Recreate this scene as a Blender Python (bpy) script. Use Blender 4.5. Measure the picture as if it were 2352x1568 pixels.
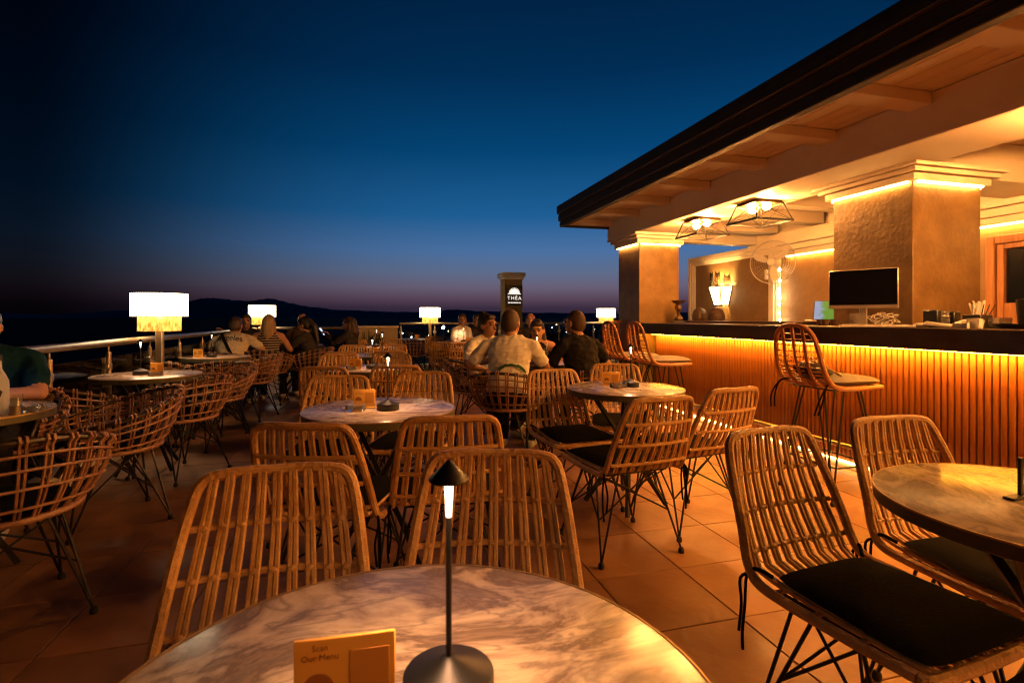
import bpy, bmesh, math, random
import numpy as np
from mathutils import Vector, Matrix, Euler
random.seed(7)
sc = bpy.context.scene
for o in list(bpy.data.objects): bpy.data.objects.remove(o)
COL = sc.collection
R = math.radians
# ------------------------------------------------------------------ camera
camd = bpy.data.cameras.new('camera'); cam = bpy.data.objects.new('camera', camd); COL.objects.link(cam)
cam.location = (0, 0, 1.2); cam.rotation_euler = (R(90), 0, 0)
camd.sensor_width = 36; camd.lens = 18.37; camd.shift_y = -0.02296
camd.dof.use_dof = True; camd.dof.focus_distance = 3.4; camd.dof.aperture_fstop = 7.0
camd.clip_start = 0.02; camd.clip_end = 60000
sc.camera = cam
# ------------------------------------------------------------------ world (dusk, sun gone under the horizon)
w = bpy.data.worlds.new('World'); sc.world = w; w.use_nodes = True
nt = w.node_tree; N = nt.nodes; Lk = nt.links
bg = N['Background']
sky = N.new('ShaderNodeTexSky'); sky.sky_type = 'NISHITA'; sky.sun_disc = False
sky.sun_elevation = R(-6); sky.sun_rotation = R(6); sky.dust_density = 1.0; sky.ozone_density = 4
tc = N.new('ShaderNodeTexCoord'); sep = N.new('ShaderNodeSeparateXYZ'); Lk.new(tc.outputs['Generated'], sep.inputs[0])
def srgb(r, g, b):
    f = lambda c: c/12.92 if c <= .04045 else ((c+.055)/1.055)**2.4
    return (f(r/255), f(g/255), f(b/255), 1)
ramp = N.new('ShaderNodeValToRGB'); Lk.new(sep.outputs['Z'], ramp.inputs[0])
stops = [(0.0, (40, 34, 56)), (.020, (58, 44, 64)), (.036, (88, 68, 86)), (.058, (104, 94, 116)), (.085, (94, 108, 138)), (.125, (74, 112, 160)),
         (.19, (30, 94, 148)), (.30, (4, 68, 116)), (.42, (1, 45, 84)), (.56, (1, 30, 60)), (1, (1, 16, 36))]
el = ramp.color_ramp.elements
el[0].position = stops[0][0]; el[0].color = srgb(*stops[0][1]); el[1].position = 1; el[1].color = srgb(*stops[-1][1])
for p, c in stops[1:-1]:
    e = el.new(p); e.color = srgb(*c)
# brightness falls off with the angle from the place where the sun went down
flat = N.new('ShaderNodeCombineXYZ'); Lk.new(sep.outputs['X'], flat.inputs[0]); Lk.new(sep.outputs['Y'], flat.inputs[1])
nrm = N.new('ShaderNodeVectorMath'); nrm.operation = 'NORMALIZE'; Lk.new(flat.outputs[0], nrm.inputs[0])
dt = N.new('ShaderNodeVectorMath'); dt.operation = 'DOT_PRODUCT'; Lk.new(nrm.outputs[0], dt.inputs[0]); dt.inputs[1].default_value = (math.sin(R(12)), math.cos(R(12)), 0)
mr = N.new('ShaderNodeMapRange'); mr.interpolation_type = 'SMOOTHSTEP'; Lk.new(dt.outputs['Value'], mr.inputs[0])
mr.inputs[1].default_value = .57; mr.inputs[2].default_value = 1.0; mr.inputs[3].default_value = .04; mr.inputs[4].default_value = 1.0
mul = N.new('ShaderNodeVectorMath'); mul.operation = 'SCALE'; Lk.new(ramp.outputs[0], mul.inputs[0]); Lk.new(mr.outputs[0], mul.inputs['Scale'])
ns = N.new('ShaderNodeVectorMath'); ns.operation = 'SCALE'; Lk.new(sky.outputs[0], ns.inputs[0]); ns.inputs['Scale'].default_value = .12
ad = N.new('ShaderNodeVectorMath'); ad.operation = 'ADD'; Lk.new(mul.outputs[0], ad.inputs[0]); Lk.new(ns.outputs[0], ad.inputs[1])
Lk.new(ad.outputs[0], bg.inputs[0]); bg.inputs[1].default_value = 1.0
# ------------------------------------------------------------------ render settings
sc.view_settings.view_transform = 'Standard'; sc.view_settings.look = 'None'
sc.view_settings.exposure = 0.0; sc.view_settings.gamma = 1.0; sc.view_settings.use_curve_mapping = False
sc.render.engine = 'CYCLES'
cy = sc.cycles
cy.use_denoising = True
cy.sample_clamp_indirect = 3.0; cy.sample_clamp_direct = 0
cy.max_bounces = 7; cy.diffuse_bounces = 4; cy.glossy_bounces = 3; cy.transmission_bounces = 6; cy.transparent_max_bounces = 12
cy.caustics_reflective = False; cy.caustics_refractive = False
cy.use_light_tree = True; cy.pixel_filter_type = 'BLACKMAN_HARRIS'; cy.filter_width = 1.25
# ------------------------------------------------------------------ frame of the place
TH = R(15.1); CT, ST = math.cos(TH), math.sin(TH)
O = (2.70, 4.07)
def BR(b, a): return (O[0]+b*CT-a*ST, O[1]+b*ST+a*CT)          # pavilion frame (b across, a along the bar) -> world
def PX(px, d): return (px-1176)*d/1200
# ------------------------------------------------------------------ materials
MATS = {}
def newmat(name):
    m = bpy.data.materials.new(name); m.use_nodes = True; MATS[name] = m
    return m, m.node_tree, m.node_tree.nodes['Principled BSDF']
def lin(c): return tuple(c)+(1,)
def mat(name, col, rough=.6, metal=0, col2=None, scale=8, bump=0, bscale=None, stretch=(1, 1, 1), spec=.5, emit=None, es=0, coat=0):
    m, t, p = newmat(name)
    p.inputs['Base Color'].default_value = lin(col); p.inputs['Roughness'].default_value = rough; p.inputs['Metallic'].default_value = metal
    p.inputs['Specular IOR Level'].default_value = spec; p.inputs['Coat Weight'].default_value = coat
    if emit: p.inputs['Emission Color'].default_value = lin(emit); p.inputs['Emission Strength'].default_value = es
    if col2 or bump:
        c = t.nodes.new('ShaderNodeTexCoord'); mp = t.nodes.new('ShaderNodeMapping'); mp.inputs['Scale'].default_value = stretch
        t.links.new(c.outputs['Object'], mp.inputs[0])
        n = t.nodes.new('ShaderNodeTexNoise'); n.inputs['Scale'].default_value = scale; n.inputs['Detail'].default_value = 6; n.inputs['Roughness'].default_value = .6
        t.links.new(mp.outputs[0], n.inputs['Vector'])
        if col2:
            r = t.nodes.new('ShaderNodeValToRGB'); r.color_ramp.elements[0].color = lin(col); r.color_ramp.elements[1].color = lin(col2)
            r.color_ramp.elements[0].position = .36; r.color_ramp.elements[1].position = .66
            t.links.new(n.outputs[0], r.inputs[0]); t.links.new(r.outputs[0], p.inputs['Base Color'])
        if bump:
            n2 = t.nodes.new('ShaderNodeTexNoise'); n2.inputs['Scale'].default_value = bscale or scale*3; n2.inputs['Detail'].default_value = 5
            t.links.new(mp.outputs[0], n2.inputs['Vector'])
            b = t.nodes.new('ShaderNodeBump'); b.inputs['Strength'].default_value = bump; b.inputs['Distance'].default_value = .01
            t.links.new(n2.outputs[0], b.inputs['Height']); t.links.new(b.outputs[0], p.inputs['Normal'])
    return m
def emis(name, col, s):
    m, t, p = newmat(name)
    p.inputs['Base Color'].default_value = lin(tuple(.5*c for c in col)); p.inputs['Emission Color'].default_value = lin(col); p.inputs['Emission Strength'].default_value = s
    p.inputs['Roughness'].default_value = .6
    return m
mat('rattan', (.42, .225, .075), .40, col2=(.62, .38, .15), scale=14, bump=.5, bscale=90, spec=.5)
mat('rattan_wrap', (.38, .20, .065), .42, col2=(.57, .34, .13), scale=10, bump=.8, bscale=60, spec=.5)
mat('rattan_pink', (.22, .11, .062), .40, col2=(.38, .21, .125), scale=16, bump=.5, bscale=80)
mat('rattan_red', (.25, .085, .025), .4, col2=(.38, .15, .045), scale=12, bump=.5, bscale=80)
mat('dark_cane', (.018, .012, .010), .35, col2=(.04, .025, .018), scale=20)
mat('black_metal', (.012, .012, .013), .42, metal=.3)
mat('rubber', (.01, .01, .01), .7)
mat('matte_black', (.008, .008, .008), .95, spec=.05)
mat('plaster_sign', (.44, .29, .13), .7, col2=(.50, .34, .16), scale=4, bump=.2, bscale=40)
mat('cushion_black', (.0045, .0045, .005), .95, col2=(.009, .0085, .009), scale=60, bump=.5, bscale=260, spec=.05)
mat('cushion_white', (.20, .18, .16), .9, col2=(.27, .24, .215), scale=20, bump=.4, bscale=220, spec=.2)
mat('table_rim', (.06, .055, .03), .45, col2=(.10, .09, .05), scale=9)
mat('brass_edge', (.45, .28, .08), .35, metal=.6)
mat('plaster_gold', (.12, .068, .022), .42, col2=(.19, .115, .042), scale=5, bump=.45, bscale=30, spec=.5)
mat('plaster_wall', (.22, .13, .05), .55, col2=(.28, .175, .072), scale=3, bump=.6, bscale=15)
mat('plaster_grey', (.42, .34, .25), .8, col2=(.5, .42, .31), scale=4, bump=.25, bscale=40)
mat('white_paint', (.78, .70, .58), .6, col2=(.84, .76, .64), scale=3, bump=.15, bscale=50)
mat('ceiling_board', (.76, .68, .55), .55, col2=(.84, .76, .63), scale=5, bump=.2, bscale=40, stretch=(6, .4, 1))
mat('fascia_dark', (.016, .013, .012), .6, col2=(.028, .022, .018), scale=4, bump=.3, bscale=30, stretch=(3, .2, 3))
mat('bar_slat', (.25, .080, .026), .45, col2=(.40, .15, .05), scale=7, bump=.3, bscale=40, stretch=(6, 6, .5))
mat('bar_core', (.05, .02, .008), .7)
mat('bar_top', (.014, .008, .006), .34, col2=(.05, .03, .022), scale=6, bump=.2, bscale=30, stretch=(1, .35, 1), spec=.3)
mat('steel', (.55, .50, .42), .28, metal=1)
mat('steel_dull', (.40, .33, .24), .4, metal=.9)
mat('tile', (.25, .115, .052), .5, col2=(.36, .18, .088), scale=3.2, bump=.2, bscale=22, spec=.4)
mat('grout', (.16, .12, .085), .85)
mat('wood_frame', (.30, .12, .03), .45, col2=(.42, .19, .06), scale=6, bump=.3, bscale=30, stretch=(6, 6, .6))
mat('dark_pane', (.006, .008, .014), .12)
mat('screen_black', (.004, .004, .005), .22)
mat('silver', (.55, .50, .46), .35, metal=.5)
mat('white_plastic', (.62, .58, .53), .4)
mat('black_plastic', (.012, .012, .012), .4)
mat('amber_card', (.85, .45, .08), .4, emit=(1, .45, .06), es=.0)
mat('card_print', (.30, .10, .012), .5)
mat('card_panel', (.55, .24, .035), .5)
mat('brown_ceramic', (.10, .055, .025), .4, col2=(.17, .09, .04), scale=9, bump=.3)
mat('bronze', (.10, .06, .025), .35, metal=.7, col2=(.2, .13, .06), scale=14, bump=.4)
mat('paper_white', (.74, .72, .68), .8)
mat('leaf', (.03, .055, .012), .5, col2=(.06, .10, .025), scale=9)
mat('trunk', (.03, .022, .015), .8)
mat('far_leaf', (.012, .016, .010), .8)
mat('clay', (.22, .10, .05), .7)
mat('hill', (.26, .34, .46), 1, spec=0)  # distance haze over the hills is put into this pale blue base colour
mat('sea', (.010, .016, .026), .9, spec=.04)
mat('land', (.012, .013, .013), .9, col2=(.02, .02, .018), scale=.02)
mat('house_wall', (.22, .2, .18), .8); mat('house_roof', (.10, .05, .035), .8)
mat('skin', (.42, .215, .13), .5, col2=(.47, .25, .155), scale=20)
mat('skin_tan', (.30, .145, .08), .5, col2=(.35, .175, .10), scale=20)
mat('hair_dark', (.012, .008, .006), .5, col2=(.03, .02, .014), scale=40, stretch=(1, 1, .2), bump=.5, bscale=120)
mat('hair_brown', (.035, .018, .010), .5, col2=(.07, .04, .02), scale=40, stretch=(1, 1, .2), bump=.5, bscale=120)
mat('hair_blond', (.28, .17, .07), .5, col2=(.42, .28, .13), scale=40, stretch=(1, 1, .2), bump=.5, bscale=120)
mat('hair_buzz', (.06, .03, .018), .7, col2=(.04, .02, .012), scale=60)
mat('cloth_white', (.76, .72, .66), .9, col2=(.82, .78, .72), scale=5, bump=.5, bscale=9, spec=.15)
mat('cloth_cream', (.58, .48, .34), .9, col2=(.64, .53, .38), scale=5, bump=.5, bscale=9, spec=.15)
mat('cloth_black', (.008, .008, .009), .9, col2=(.014, .013, .013), scale=6, bump=.5, bscale=9, spec=.1)
mat('cloth_dark', (.035, .032, .035), .9, col2=(.05, .045, .045), scale=6, bump=.5, bscale=9, spec=.1)
mat('cloth_teal', (.004, .028, .05), .9, col2=(.007, .04, .065), scale=6, bump=.5, bscale=9, spec=.1)
mat('cloth_brown', (.07, .045, .03), .9, col2=(.10, .065, .045), scale=6, bump=.5, bscale=9, spec=.1)
mat('trouser', (.010, .010, .013), .9, col2=(.018, .017, .02), scale=8, bump=.4, bscale=12, spec=.1)
mat('shoe_white', (.6, .56, .5), .6)
mat('eye_dark', (.02, .012, .008), .25); mat('lip', (.34, .12, .085), .45)
mat('print_green', (.03, .11, .05), .8); mat('print_dark', (.03, .025, .03), .8)
mat('strap_tan', (.30, .19, .09), .7)
emis('shade_white', (1, .76, .45), 10.0)
emis('led_amber', (1, .37, .022), 150.0)
emis('led_kick', (1, .48, .13), 26.0)
emis('led_warm', (1, .48, .12), 55.0)
emis('led_cove', (1, .42, .08), 60.0)
emis('bulb', (1, .37, .08), 2000.0)
emis('bulb_sconce', (1, .50, .13), 4200.0)
emis('bulb_small', (1, .70, .36), 50.0)
emis('glow_tube', (1, .80, .66), 1.6)
emis('lamp_led', (1, .48, .22), 560.0)
emis('added_led_cool', (.45, .65, 1), 300.0)
emis('added_tube_cool', (.7, .82, 1), 6.0)
emis('sconce_glow', (1, .66, .30), 7.0)
emis('sign_glow', (1, .93, .80), 1.25)
emis('far_glow', (.80, .92, 1), 40.0)
emis('far_glow_warm', (1, .62, .25), 25.0)
emis('far_glow_green', (.2, 1, .25), 10.0)
# tile to tile variation and worn patches
m = MATS['tile']; t = m.node_tree; p = t.nodes['Principled BSDF']; oi = t.nodes.new('ShaderNodeObjectInfo'); src = p.inputs['Base Color'].links[0].from_socket
mr_ = t.nodes.new('ShaderNodeMapRange'); mr_.inputs[3].default_value = .78; mr_.inputs[4].default_value = 1.16; t.links.new(oi.outputs['Random'], mr_.inputs[0])
vm = t.nodes.new('ShaderNodeVectorMath'); vm.operation = 'SCALE'; t.links.new(src, vm.inputs[0]); t.links.new(mr_.outputs[0], vm.inputs['Scale']); t.links.new(vm.outputs[0], p.inputs['Base Color'])
tg = t.nodes.new('ShaderNodeNewGeometry'); nn_ = t.nodes.new('ShaderNodeTexNoise'); nn_.inputs['Scale'].default_value = 2.2; nn_.inputs['Detail'].default_value = 7; t.links.new(tg.outputs['Position'], nn_.inputs['Vector'])
mr2 = t.nodes.new('ShaderNodeMapRange'); mr2.inputs[1].default_value = .35; mr2.inputs[2].default_value = .65; mr2.inputs[3].default_value = .34; mr2.inputs[4].default_value = .66; t.links.new(nn_.outputs[0], mr2.inputs[0]); t.links.new(mr2.outputs[0], p.inputs['Roughness'])
# striped top
m, t, p = newmat('cloth_stripe')
c = t.nodes.new('ShaderNodeTexCoord'); s_ = t.nodes.new('ShaderNodeSeparateXYZ'); t.links.new(c.outputs['Object'], s_.inputs[0])
a1 = t.nodes.new('ShaderNodeMath'); a1.operation = 'MULTIPLY'; a1.inputs[1].default_value = 30; t.links.new(s_.outputs['Z'], a1.inputs[0])
a2 = t.nodes.new('ShaderNodeMath'); a2.operation = 'FRACT'; t.links.new(a1.outputs[0], a2.inputs[0])
a3 = t.nodes.new('ShaderNodeMath'); a3.operation = 'GREATER_THAN'; a3.inputs[1].default_value = .68; t.links.new(a2.outputs[0], a3.inputs[0])
mx = t.nodes.new('ShaderNodeMix'); mx.data_type = 'RGBA'; mx.inputs[6].default_value = (.008, .007, .008, 1); mx.inputs[7].default_value = (.5, .4, .3, 1)
t.links.new(a3.outputs[0], mx.inputs[0]); t.links.new(mx.outputs[2], p.inputs['Base Color']); p.inputs['Roughness'].default_value = .9
# fringe of the terrace lamps: lit bamboo strips
m, t, p = newmat('shade_fringe')
c = t.nodes.new('ShaderNodeTexCoord'); mp = t.nodes.new('ShaderNodeMapping'); mp.inputs['Scale'].default_value = (1, 1, .45); t.links.new(c.outputs['Object'], mp.inputs[0])
n = t.nodes.new('ShaderNodeTexNoise'); n.inputs['Scale'].default_value = 38; n.inputs['Detail'].default_value = 3; t.links.new(mp.outputs[0], n.inputs['Vector'])
r = t.nodes.new('ShaderNodeValToRGB'); r.color_ramp.elements[0].position = .35; r.color_ramp.elements[0].color = (.55, .20, .008, 1); r.color_ramp.elements[1].position = .68; r.color_ramp.elements[1].color = (2.2, 1.15, .22, 1)
t.links.new(n.outputs[0], r.inputs[0]); t.links.new(r.outputs[0], p.inputs['Emission Color']); p.inputs['Emission Strength'].default_value = 1.0
p.inputs['Base Color'].default_value = (.4, .2, .04, 1)
# laptop picture
m, t, p = newmat('laptop_picture')
c = t.nodes.new('ShaderNodeTexCoord'); s_ = t.nodes.new('ShaderNodeSeparateXYZ'); t.links.new(c.outputs['Object'], s_.inputs[0])
n = t.nodes.new('ShaderNodeTexNoise'); n.inputs['Scale'].default_value = 30; t.links.new(c.outputs['Object'], n.inputs['Vector'])
a1 = t.nodes.new('ShaderNodeMath'); a1.operation = 'MULTIPLY_ADD'; a1.inputs[1].default_value = .10; t.links.new(n.outputs[0], a1.inputs[0]); t.links.new(s_.outputs['X'], a1.inputs[2])
r = t.nodes.new('ShaderNodeValToRGB'); e = r.color_ramp.elements; e[0].position = .06; e[0].color = (.30, .45, .72, 1); e[1].position = .10; e[1].color = (.07, .36, .04, 1)
a2 = t.nodes.new('ShaderNodeMath'); a2.operation = 'ADD'; a2.inputs[1].default_value = .105; t.links.new(a1.outputs[0], a2.inputs[0]); t.links.new(a2.outputs[0], r.inputs[0]); t.links.new(r.outputs[0], p.inputs['Emission Color']); p.inputs['Emission Strength'].default_value = .7; p.inputs['Base Color'].default_value = (.01, .01, .01, 1)
# glass
m, t, p = newmat('clear_glass'); p.inputs['Base Color'].default_value = (.97, .95, .92, 1); p.inputs['Transmission Weight'].default_value = .88; p.inputs['Roughness'].default_value = .05; p.inputs['IOR'].default_value = 1.45
m, t, p = newmat('frosted_glass'); p.inputs['Base Color'].default_value = (.72, .78, .9, 1); p.inputs['Transmission Weight'].default_value = .45; p.inputs['Roughness'].default_value = .5
m = bpy.data.materials.new('rail_glass'); MATS['rail_glass'] = m; m.use_nodes = True; t = m.node_tree; t.nodes.clear()
o_ = t.nodes.new('ShaderNodeOutputMaterial'); tr = t.nodes.new('ShaderNodeBsdfTransparent'); tr.inputs[0].default_value = (.80, .84, .82, 1)
gl = t.nodes.new('ShaderNodeBsdfGlossy'); gl.inputs['Roughness'].default_value = .05; fr = t.nodes.new('ShaderNodeFresnel'); fr.inputs[0].default_value = 1.5
mx = t.nodes.new('ShaderNodeMixShader'); t.links.new(fr.outputs[0], mx.inputs[0]); t.links.new(tr.outputs[0], mx.inputs[1]); t.links.new(gl.outputs[0], mx.inputs[2]); t.links.new(mx.outputs[0], o_.inputs[0])
# marble
m, t, p = newmat('marble')
c = t.nodes.new('ShaderNodeTexCoord'); mp = t.nodes.new('ShaderNodeMapping'); mp.inputs['Scale'].default_value = (1.0, 1.75, 1); mp.inputs['Rotation'].default_value = (0, 0, R(-24)); t.links.new(c.outputs['Object'], mp.inputs[0])
n1 = t.nodes.new('ShaderNodeTexNoise'); n1.inputs['Scale'].default_value = 2.7; n1.inputs['Detail'].default_value = 12; n1.inputs['Roughness'].default_value = .64; n1.inputs['Distortion'].default_value = 1.5; t.links.new(mp.outputs[0], n1.inputs['Vector'])
r = t.nodes.new('ShaderNodeValToRGB'); e = r.color_ramp.elements
for i, (po, co) in enumerate([(.34, (.14, .098, .068)), (.405, (.33, .245, .175)), (.445, (.20, .14, .095)), (.475, (.40, .31, .235)), (.53, (.60, .485, .36)), (.575, (.68, .56, .42)), (.60, (.36, .28, .215)), (.655, (.56, .45, .335)), (.74, (.30, .23, .18))]):
    x = e[i] if i < 2 else e.new(po)
    x.position = po; x.color = lin(co)
t.links.new(n1.outputs[0], r.inputs[0])
n2 = t.nodes.new('ShaderNodeTexNoise'); n2.inputs['Scale'].default_value = 3.0; n2.inputs['Detail'].default_value = 7; n2.inputs['Distortion'].default_value = 2.2; t.links.new(mp.outputs[0], n2.inputs['Vector'])
v1 = t.nodes.new('ShaderNodeMath'); v1.operation = 'SUBTRACT'; v1.inputs[1].default_value = .5; t.links.new(n2.outputs[0], v1.inputs[0])
v2 = t.nodes.new('ShaderNodeMath'); v2.operation = 'ABSOLUTE'; t.links.new(v1.outputs[0], v2.inputs[0])
v3 = t.nodes.new('ShaderNodeMapRange'); v3.inputs[1].default_value = 0; v3.inputs[2].default_value = .028; v3.inputs[3].default_value = .65; v3.inputs[4].default_value = 0; t.links.new(v2.outputs[0], v3.inputs[0])
mx = t.nodes.new('ShaderNodeMix'); mx.data_type = 'RGBA'; t.links.new(v3.outputs[0], mx.inputs[0]); t.links.new(r.outputs[0], mx.inputs[6]); mx.inputs[7].default_value = (.20, .165, .14, 1)
t.links.new(mx.outputs[2], p.inputs['Base Color']); p.inputs['Roughness'].default_value = .24; p.inputs['Specular IOR Level'].default_value = .4
# ------------------------------------------------------------------ mesh helpers
def rotz(a): return Matrix.Rotation(a, 3, 'Z')
class MB:
    def __init__(s): s.v = []; s.f = []; s.mi = []; s.cur = 0
    def add(s, vs, fs):
        k = len(s.v); s.v += [tuple(x) for x in vs]; s.f += [tuple(i+k for i in f) for f in fs]; s.mi += [s.cur]*len(fs); return s
    def box(s, x0, x1, y0, y1, z0, z1, bev=0, M=None):
        if x0 > x1: x0, x1 = x1, x0
        if y0 > y1: y0, y1 = y1, y0
        if z0 > z1: z0, z1 = z1, z0
        b = min(bev, (x1-x0)*.45, (y1-y0)*.45, (z1-z0)*.45)
        if b <= 0:
            vs = [(x, y, z) for z in (z0, z1) for y in (y0, y1) for x in (x0, x1)]
            fs = [(0, 2, 3, 1), (4, 5, 7, 6), (0, 1, 5, 4), (2, 6, 7, 3), (0, 4, 6, 2), (1, 3, 7, 5)]
        else:
            vs, fs = [], []
            def idx(sx, sy, sz, ax): return ((sz*2+sy)*2+sx)*3+ax
            X, Y, Z = (x0, x1), (y0, y1), (z0, z1)
            for sz in (0, 1):
                for sy in (0, 1):
                    for sx in (0, 1):
                        ix = x0+b if sx == 0 else x1-b; iy = y0+b if sy == 0 else y1-b; iz = z0+b if sz == 0 else z1-b
                        vs += [(X[sx], iy, iz), (ix, Y[sy], iz), (ix, iy, Z[sz])]
            for sx in (0, 1):
                q = [idx(sx, 0, 0, 0), idx(sx, 1, 0, 0), idx(sx, 1, 1, 0), idx(sx, 0, 1, 0)]; fs.append(tuple(q if sx else q[::-1]))
            for sy in (0, 1):
                q = [idx(0, sy, 0, 1), idx(0, sy, 1, 1), idx(1, sy, 1, 1), idx(1, sy, 0, 1)]; fs.append(tuple(q if sy else q[::-1]))
            for sz in (0, 1):
                q = [idx(0, 0, sz, 2), idx(1, 0, sz, 2), idx(1, 1, sz, 2), idx(0, 1, sz, 2)]; fs.append(tuple(q if sz else q[::-1]))
            for i in (0, 1):
                for j in (0, 1):
                    q = [idx(i, j, 0, 0), idx(i, j, 1, 0), idx(i, j, 1, 1), idx(i, j, 0, 1)]; fs.append(tuple(q if i != j else q[::-1]))
                    q = [idx(i, 0, j, 2), idx(i, 1, j, 2), idx(i, 1, j, 0), idx(i, 0, j, 0)]; fs.append(tuple(q if i != j else q[::-1]))
                    q = [idx(0, i, j, 1), idx(1, i, j, 1), idx(1, i, j, 2), idx(0, i, j, 2)]; fs.append(tuple(q if i != j else q[::-1]))
                    for k in (0, 1):
                        q = [idx(i, j, k, 0), idx(i, j, k, 1), idx(i, j, k, 2)]; fs.append(tuple(q if (i+j+k) % 2 else q[::-1]))
        if M is not None: vs = [M @ Vector(v) for v in vs]
        return s.add(vs, fs)
    def tube(s, pts, r, n=6, closed=False, cap=True):
        pts = [Vector(p) for p in pts]; m_ = len(pts)
        rs = r if isinstance(r, (list, tuple)) else [r]*m_
        up = None; vs = []; fs = []
        for i, p in enumerate(pts):
            a = pts[(i-1) % m_] if (i > 0 or closed) else pts[i]; b = pts[(i+1) % m_] if (i < m_-1 or closed) else pts[i]
            tg = (b-a)
            if tg.length < 1e-9: tg = Vector((0, 0, 1))
            tg.normalize()
            if up is None:
                up = Vector((0, 0, 1)) if abs(tg.z) < .9 else Vector((1, 0, 0))
            x = up-tg*up.dot(tg)
            if x.length < 1e-6: x = tg.orthogonal()
            x.normalize(); up = x; y = tg.cross(x)
            for k in range(n):
                an = 2*math.pi*k/n
                vs.append(p+(x*math.cos(an)+y*math.sin(an))*rs[i])
        for i in range(m_ if closed else m_-1):
            j = (i+1) % m_
            for k in range(n):
                fs.append((i*n+k, i*n+(k+1) % n, j*n+(k+1) % n, j*n+k))
        if cap and not closed:
            fs.append(tuple(range(n))[::-1]); fs.append(tuple((m_-1)*n+k for k in range(n)))
        return s.add(vs, fs)
    def lathe(s, prof, n=24, M=None, caps=True):
        vs = []; fs = []
        for r_, z in prof:
            for k in range(n):
                an = 2*math.pi*k/n; vs.append(Vector((r_*math.cos(an), r_*math.sin(an), z)))
        for i in range(len(prof)-1):
            for k in range(n):
                fs.append((i*n+k, i*n+(k+1) % n, (i+1)*n+(k+1) % n, (i+1)*n+k))
        if caps:
            fs.append(tuple(range(n))[::-1]); fs.append(tuple((len(prof)-1)*n+k for k in range(n)))
        if M is not None: vs = [M @ v for v in vs]
        return s.add(vs, fs)
    def ell(s, c, rad, n=12, m_=8, M=None):
        vs = []; fs = []
        for i in range(1, m_):
            ph = math.pi*i/m_
            for k in range(n):
                an = 2*math.pi*k/n; vs.append(Vector((rad[0]*math.sin(ph)*math.cos(an), rad[1]*math.sin(ph)*math.sin(an), -rad[2]*math.cos(ph))))
        b = len(vs); vs += [Vector((0, 0, -rad[2])), Vector((0, 0, rad[2]))]
        for i in range(m_-2):
            for k in range(n): fs.append((i*n+k, i*n+(k+1) % n, (i+1)*n+(k+1) % n, (i+1)*n+k))
        for k in range(n):
            fs.append((b, (k+1) % n, k)); fs.append((b+1, (m_-2)*n+k, (m_-2)*n+(k+1) % n))
        vs = [(M @ v if M is not None else v)+Vector(c) for v in vs]
        return s.add(vs, fs)
    def prism(s, poly, t0, t1, M=None):
        """polygon in xz, extruded along y from t0 to t1"""
        n = len(poly); vs = [Vector((x, t0, z)) for x, z in poly]+[Vector((x, t1, z)) for x, z in poly]
        fs = [tuple(range(n)), tuple(range(n, 2*n))[::-1]]+[(i, i+n, (i+1) % n+n, (i+1) % n) for i in range(n)]
        if M is not None: vs = [M @ v for v in vs]
        return s.add(vs, fs)
    def mesh(s, name, mats, smooth=True):
        me = bpy.data.meshes.new(name); me.from_pydata(s.v, [], s.f)
        for mm in ([mats] if isinstance(mats, str) else mats): me.materials.append(MATS[mm])
        if any(s.mi): me.polygons.foreach_set('material_index', s.mi)
        me.update()
        bm = bmesh.new(); bm.from_mesh(me); bmesh.ops.recalc_face_normals(bm, faces=bm.faces); bm.to_mesh(me); bm.free()
        if smooth:
            me.polygons.foreach_set('use_smooth', [True]*len(me.polygons))
            try: me.set_sharp_from_angle(angle=R(38))
            except Exception: pass
        return me
    def build(s, name, mats, parent=None, smooth=True, loc=None, rz=0):
        return link(name, s.mesh(name, mats, smooth), parent, loc, rz)
def link(name, me, parent=None, loc=None, rz=0):
    o = bpy.data.objects.new(name, me); COL.objects.link(o)
    if parent is not None: o.parent = parent
    if loc is not None: o.location = loc
    if rz: o.rotation_euler = (0, 0, rz)
    return o
def tag(o, label, cat, group=None):
    o['label'] = label; o['category'] = cat
    if group: o['group'] = group
    return o
def thing(name, label, cat, loc=(0, 0, 0), rz=0, group=None):
    o = bpy.data.objects.new(name, None); o.empty_display_size = .1; COL.objects.link(o); o.location = loc; o.rotation_euler = (0, 0, rz)
    return tag(o, label, cat, group)
def struct(o): o['kind'] = 'structure'; return o
KIDS = {}
def copy_tree(o, parent=None):
    c = o.copy(); COL.objects.link(c); c.parent = parent
    for ch in o.children: copy_tree(ch, c)
    return c
def text_mesh(body, size, name, matn, parent, M, extr=.0006, align='CENTER', space=1.0, warp=None):
    cu = bpy.data.curves.new(name, 'FONT'); cu.body = body; cu.size = size; cu.extrude = extr; cu.align_x = align; cu.align_y = 'CENTER'; cu.space_character = space; cu.resolution_u = 3
    ob = bpy.data.objects.new('tmp', cu); COL.objects.link(ob)
    dg = bpy.context.evaluated_depsgraph_get(); me = bpy.data.meshes.new_from_object(ob.evaluated_get(dg))
    bpy.data.objects.remove(ob)
    me.materials.clear(); me.materials.append(MATS[matn])
    for v in me.vertices:
        q = warp(v.co) if warp else v.co
        v.co = M @ q
    me.name = name
    return link(name, me, parent)
def facing(fx, fy): return math.atan2(-fx, fy)      # rotation that turns local +Y to (fx, fy)
# ================================================================== SETTING
far = 24000
g = MB(); g.add([(-far, -far, -12), (far, -far, -12), (far, far, -12), (-far, far, -12)], [(0, 1, 2, 3)]); struct(g.build('sea', 'sea', smooth=False))
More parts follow.
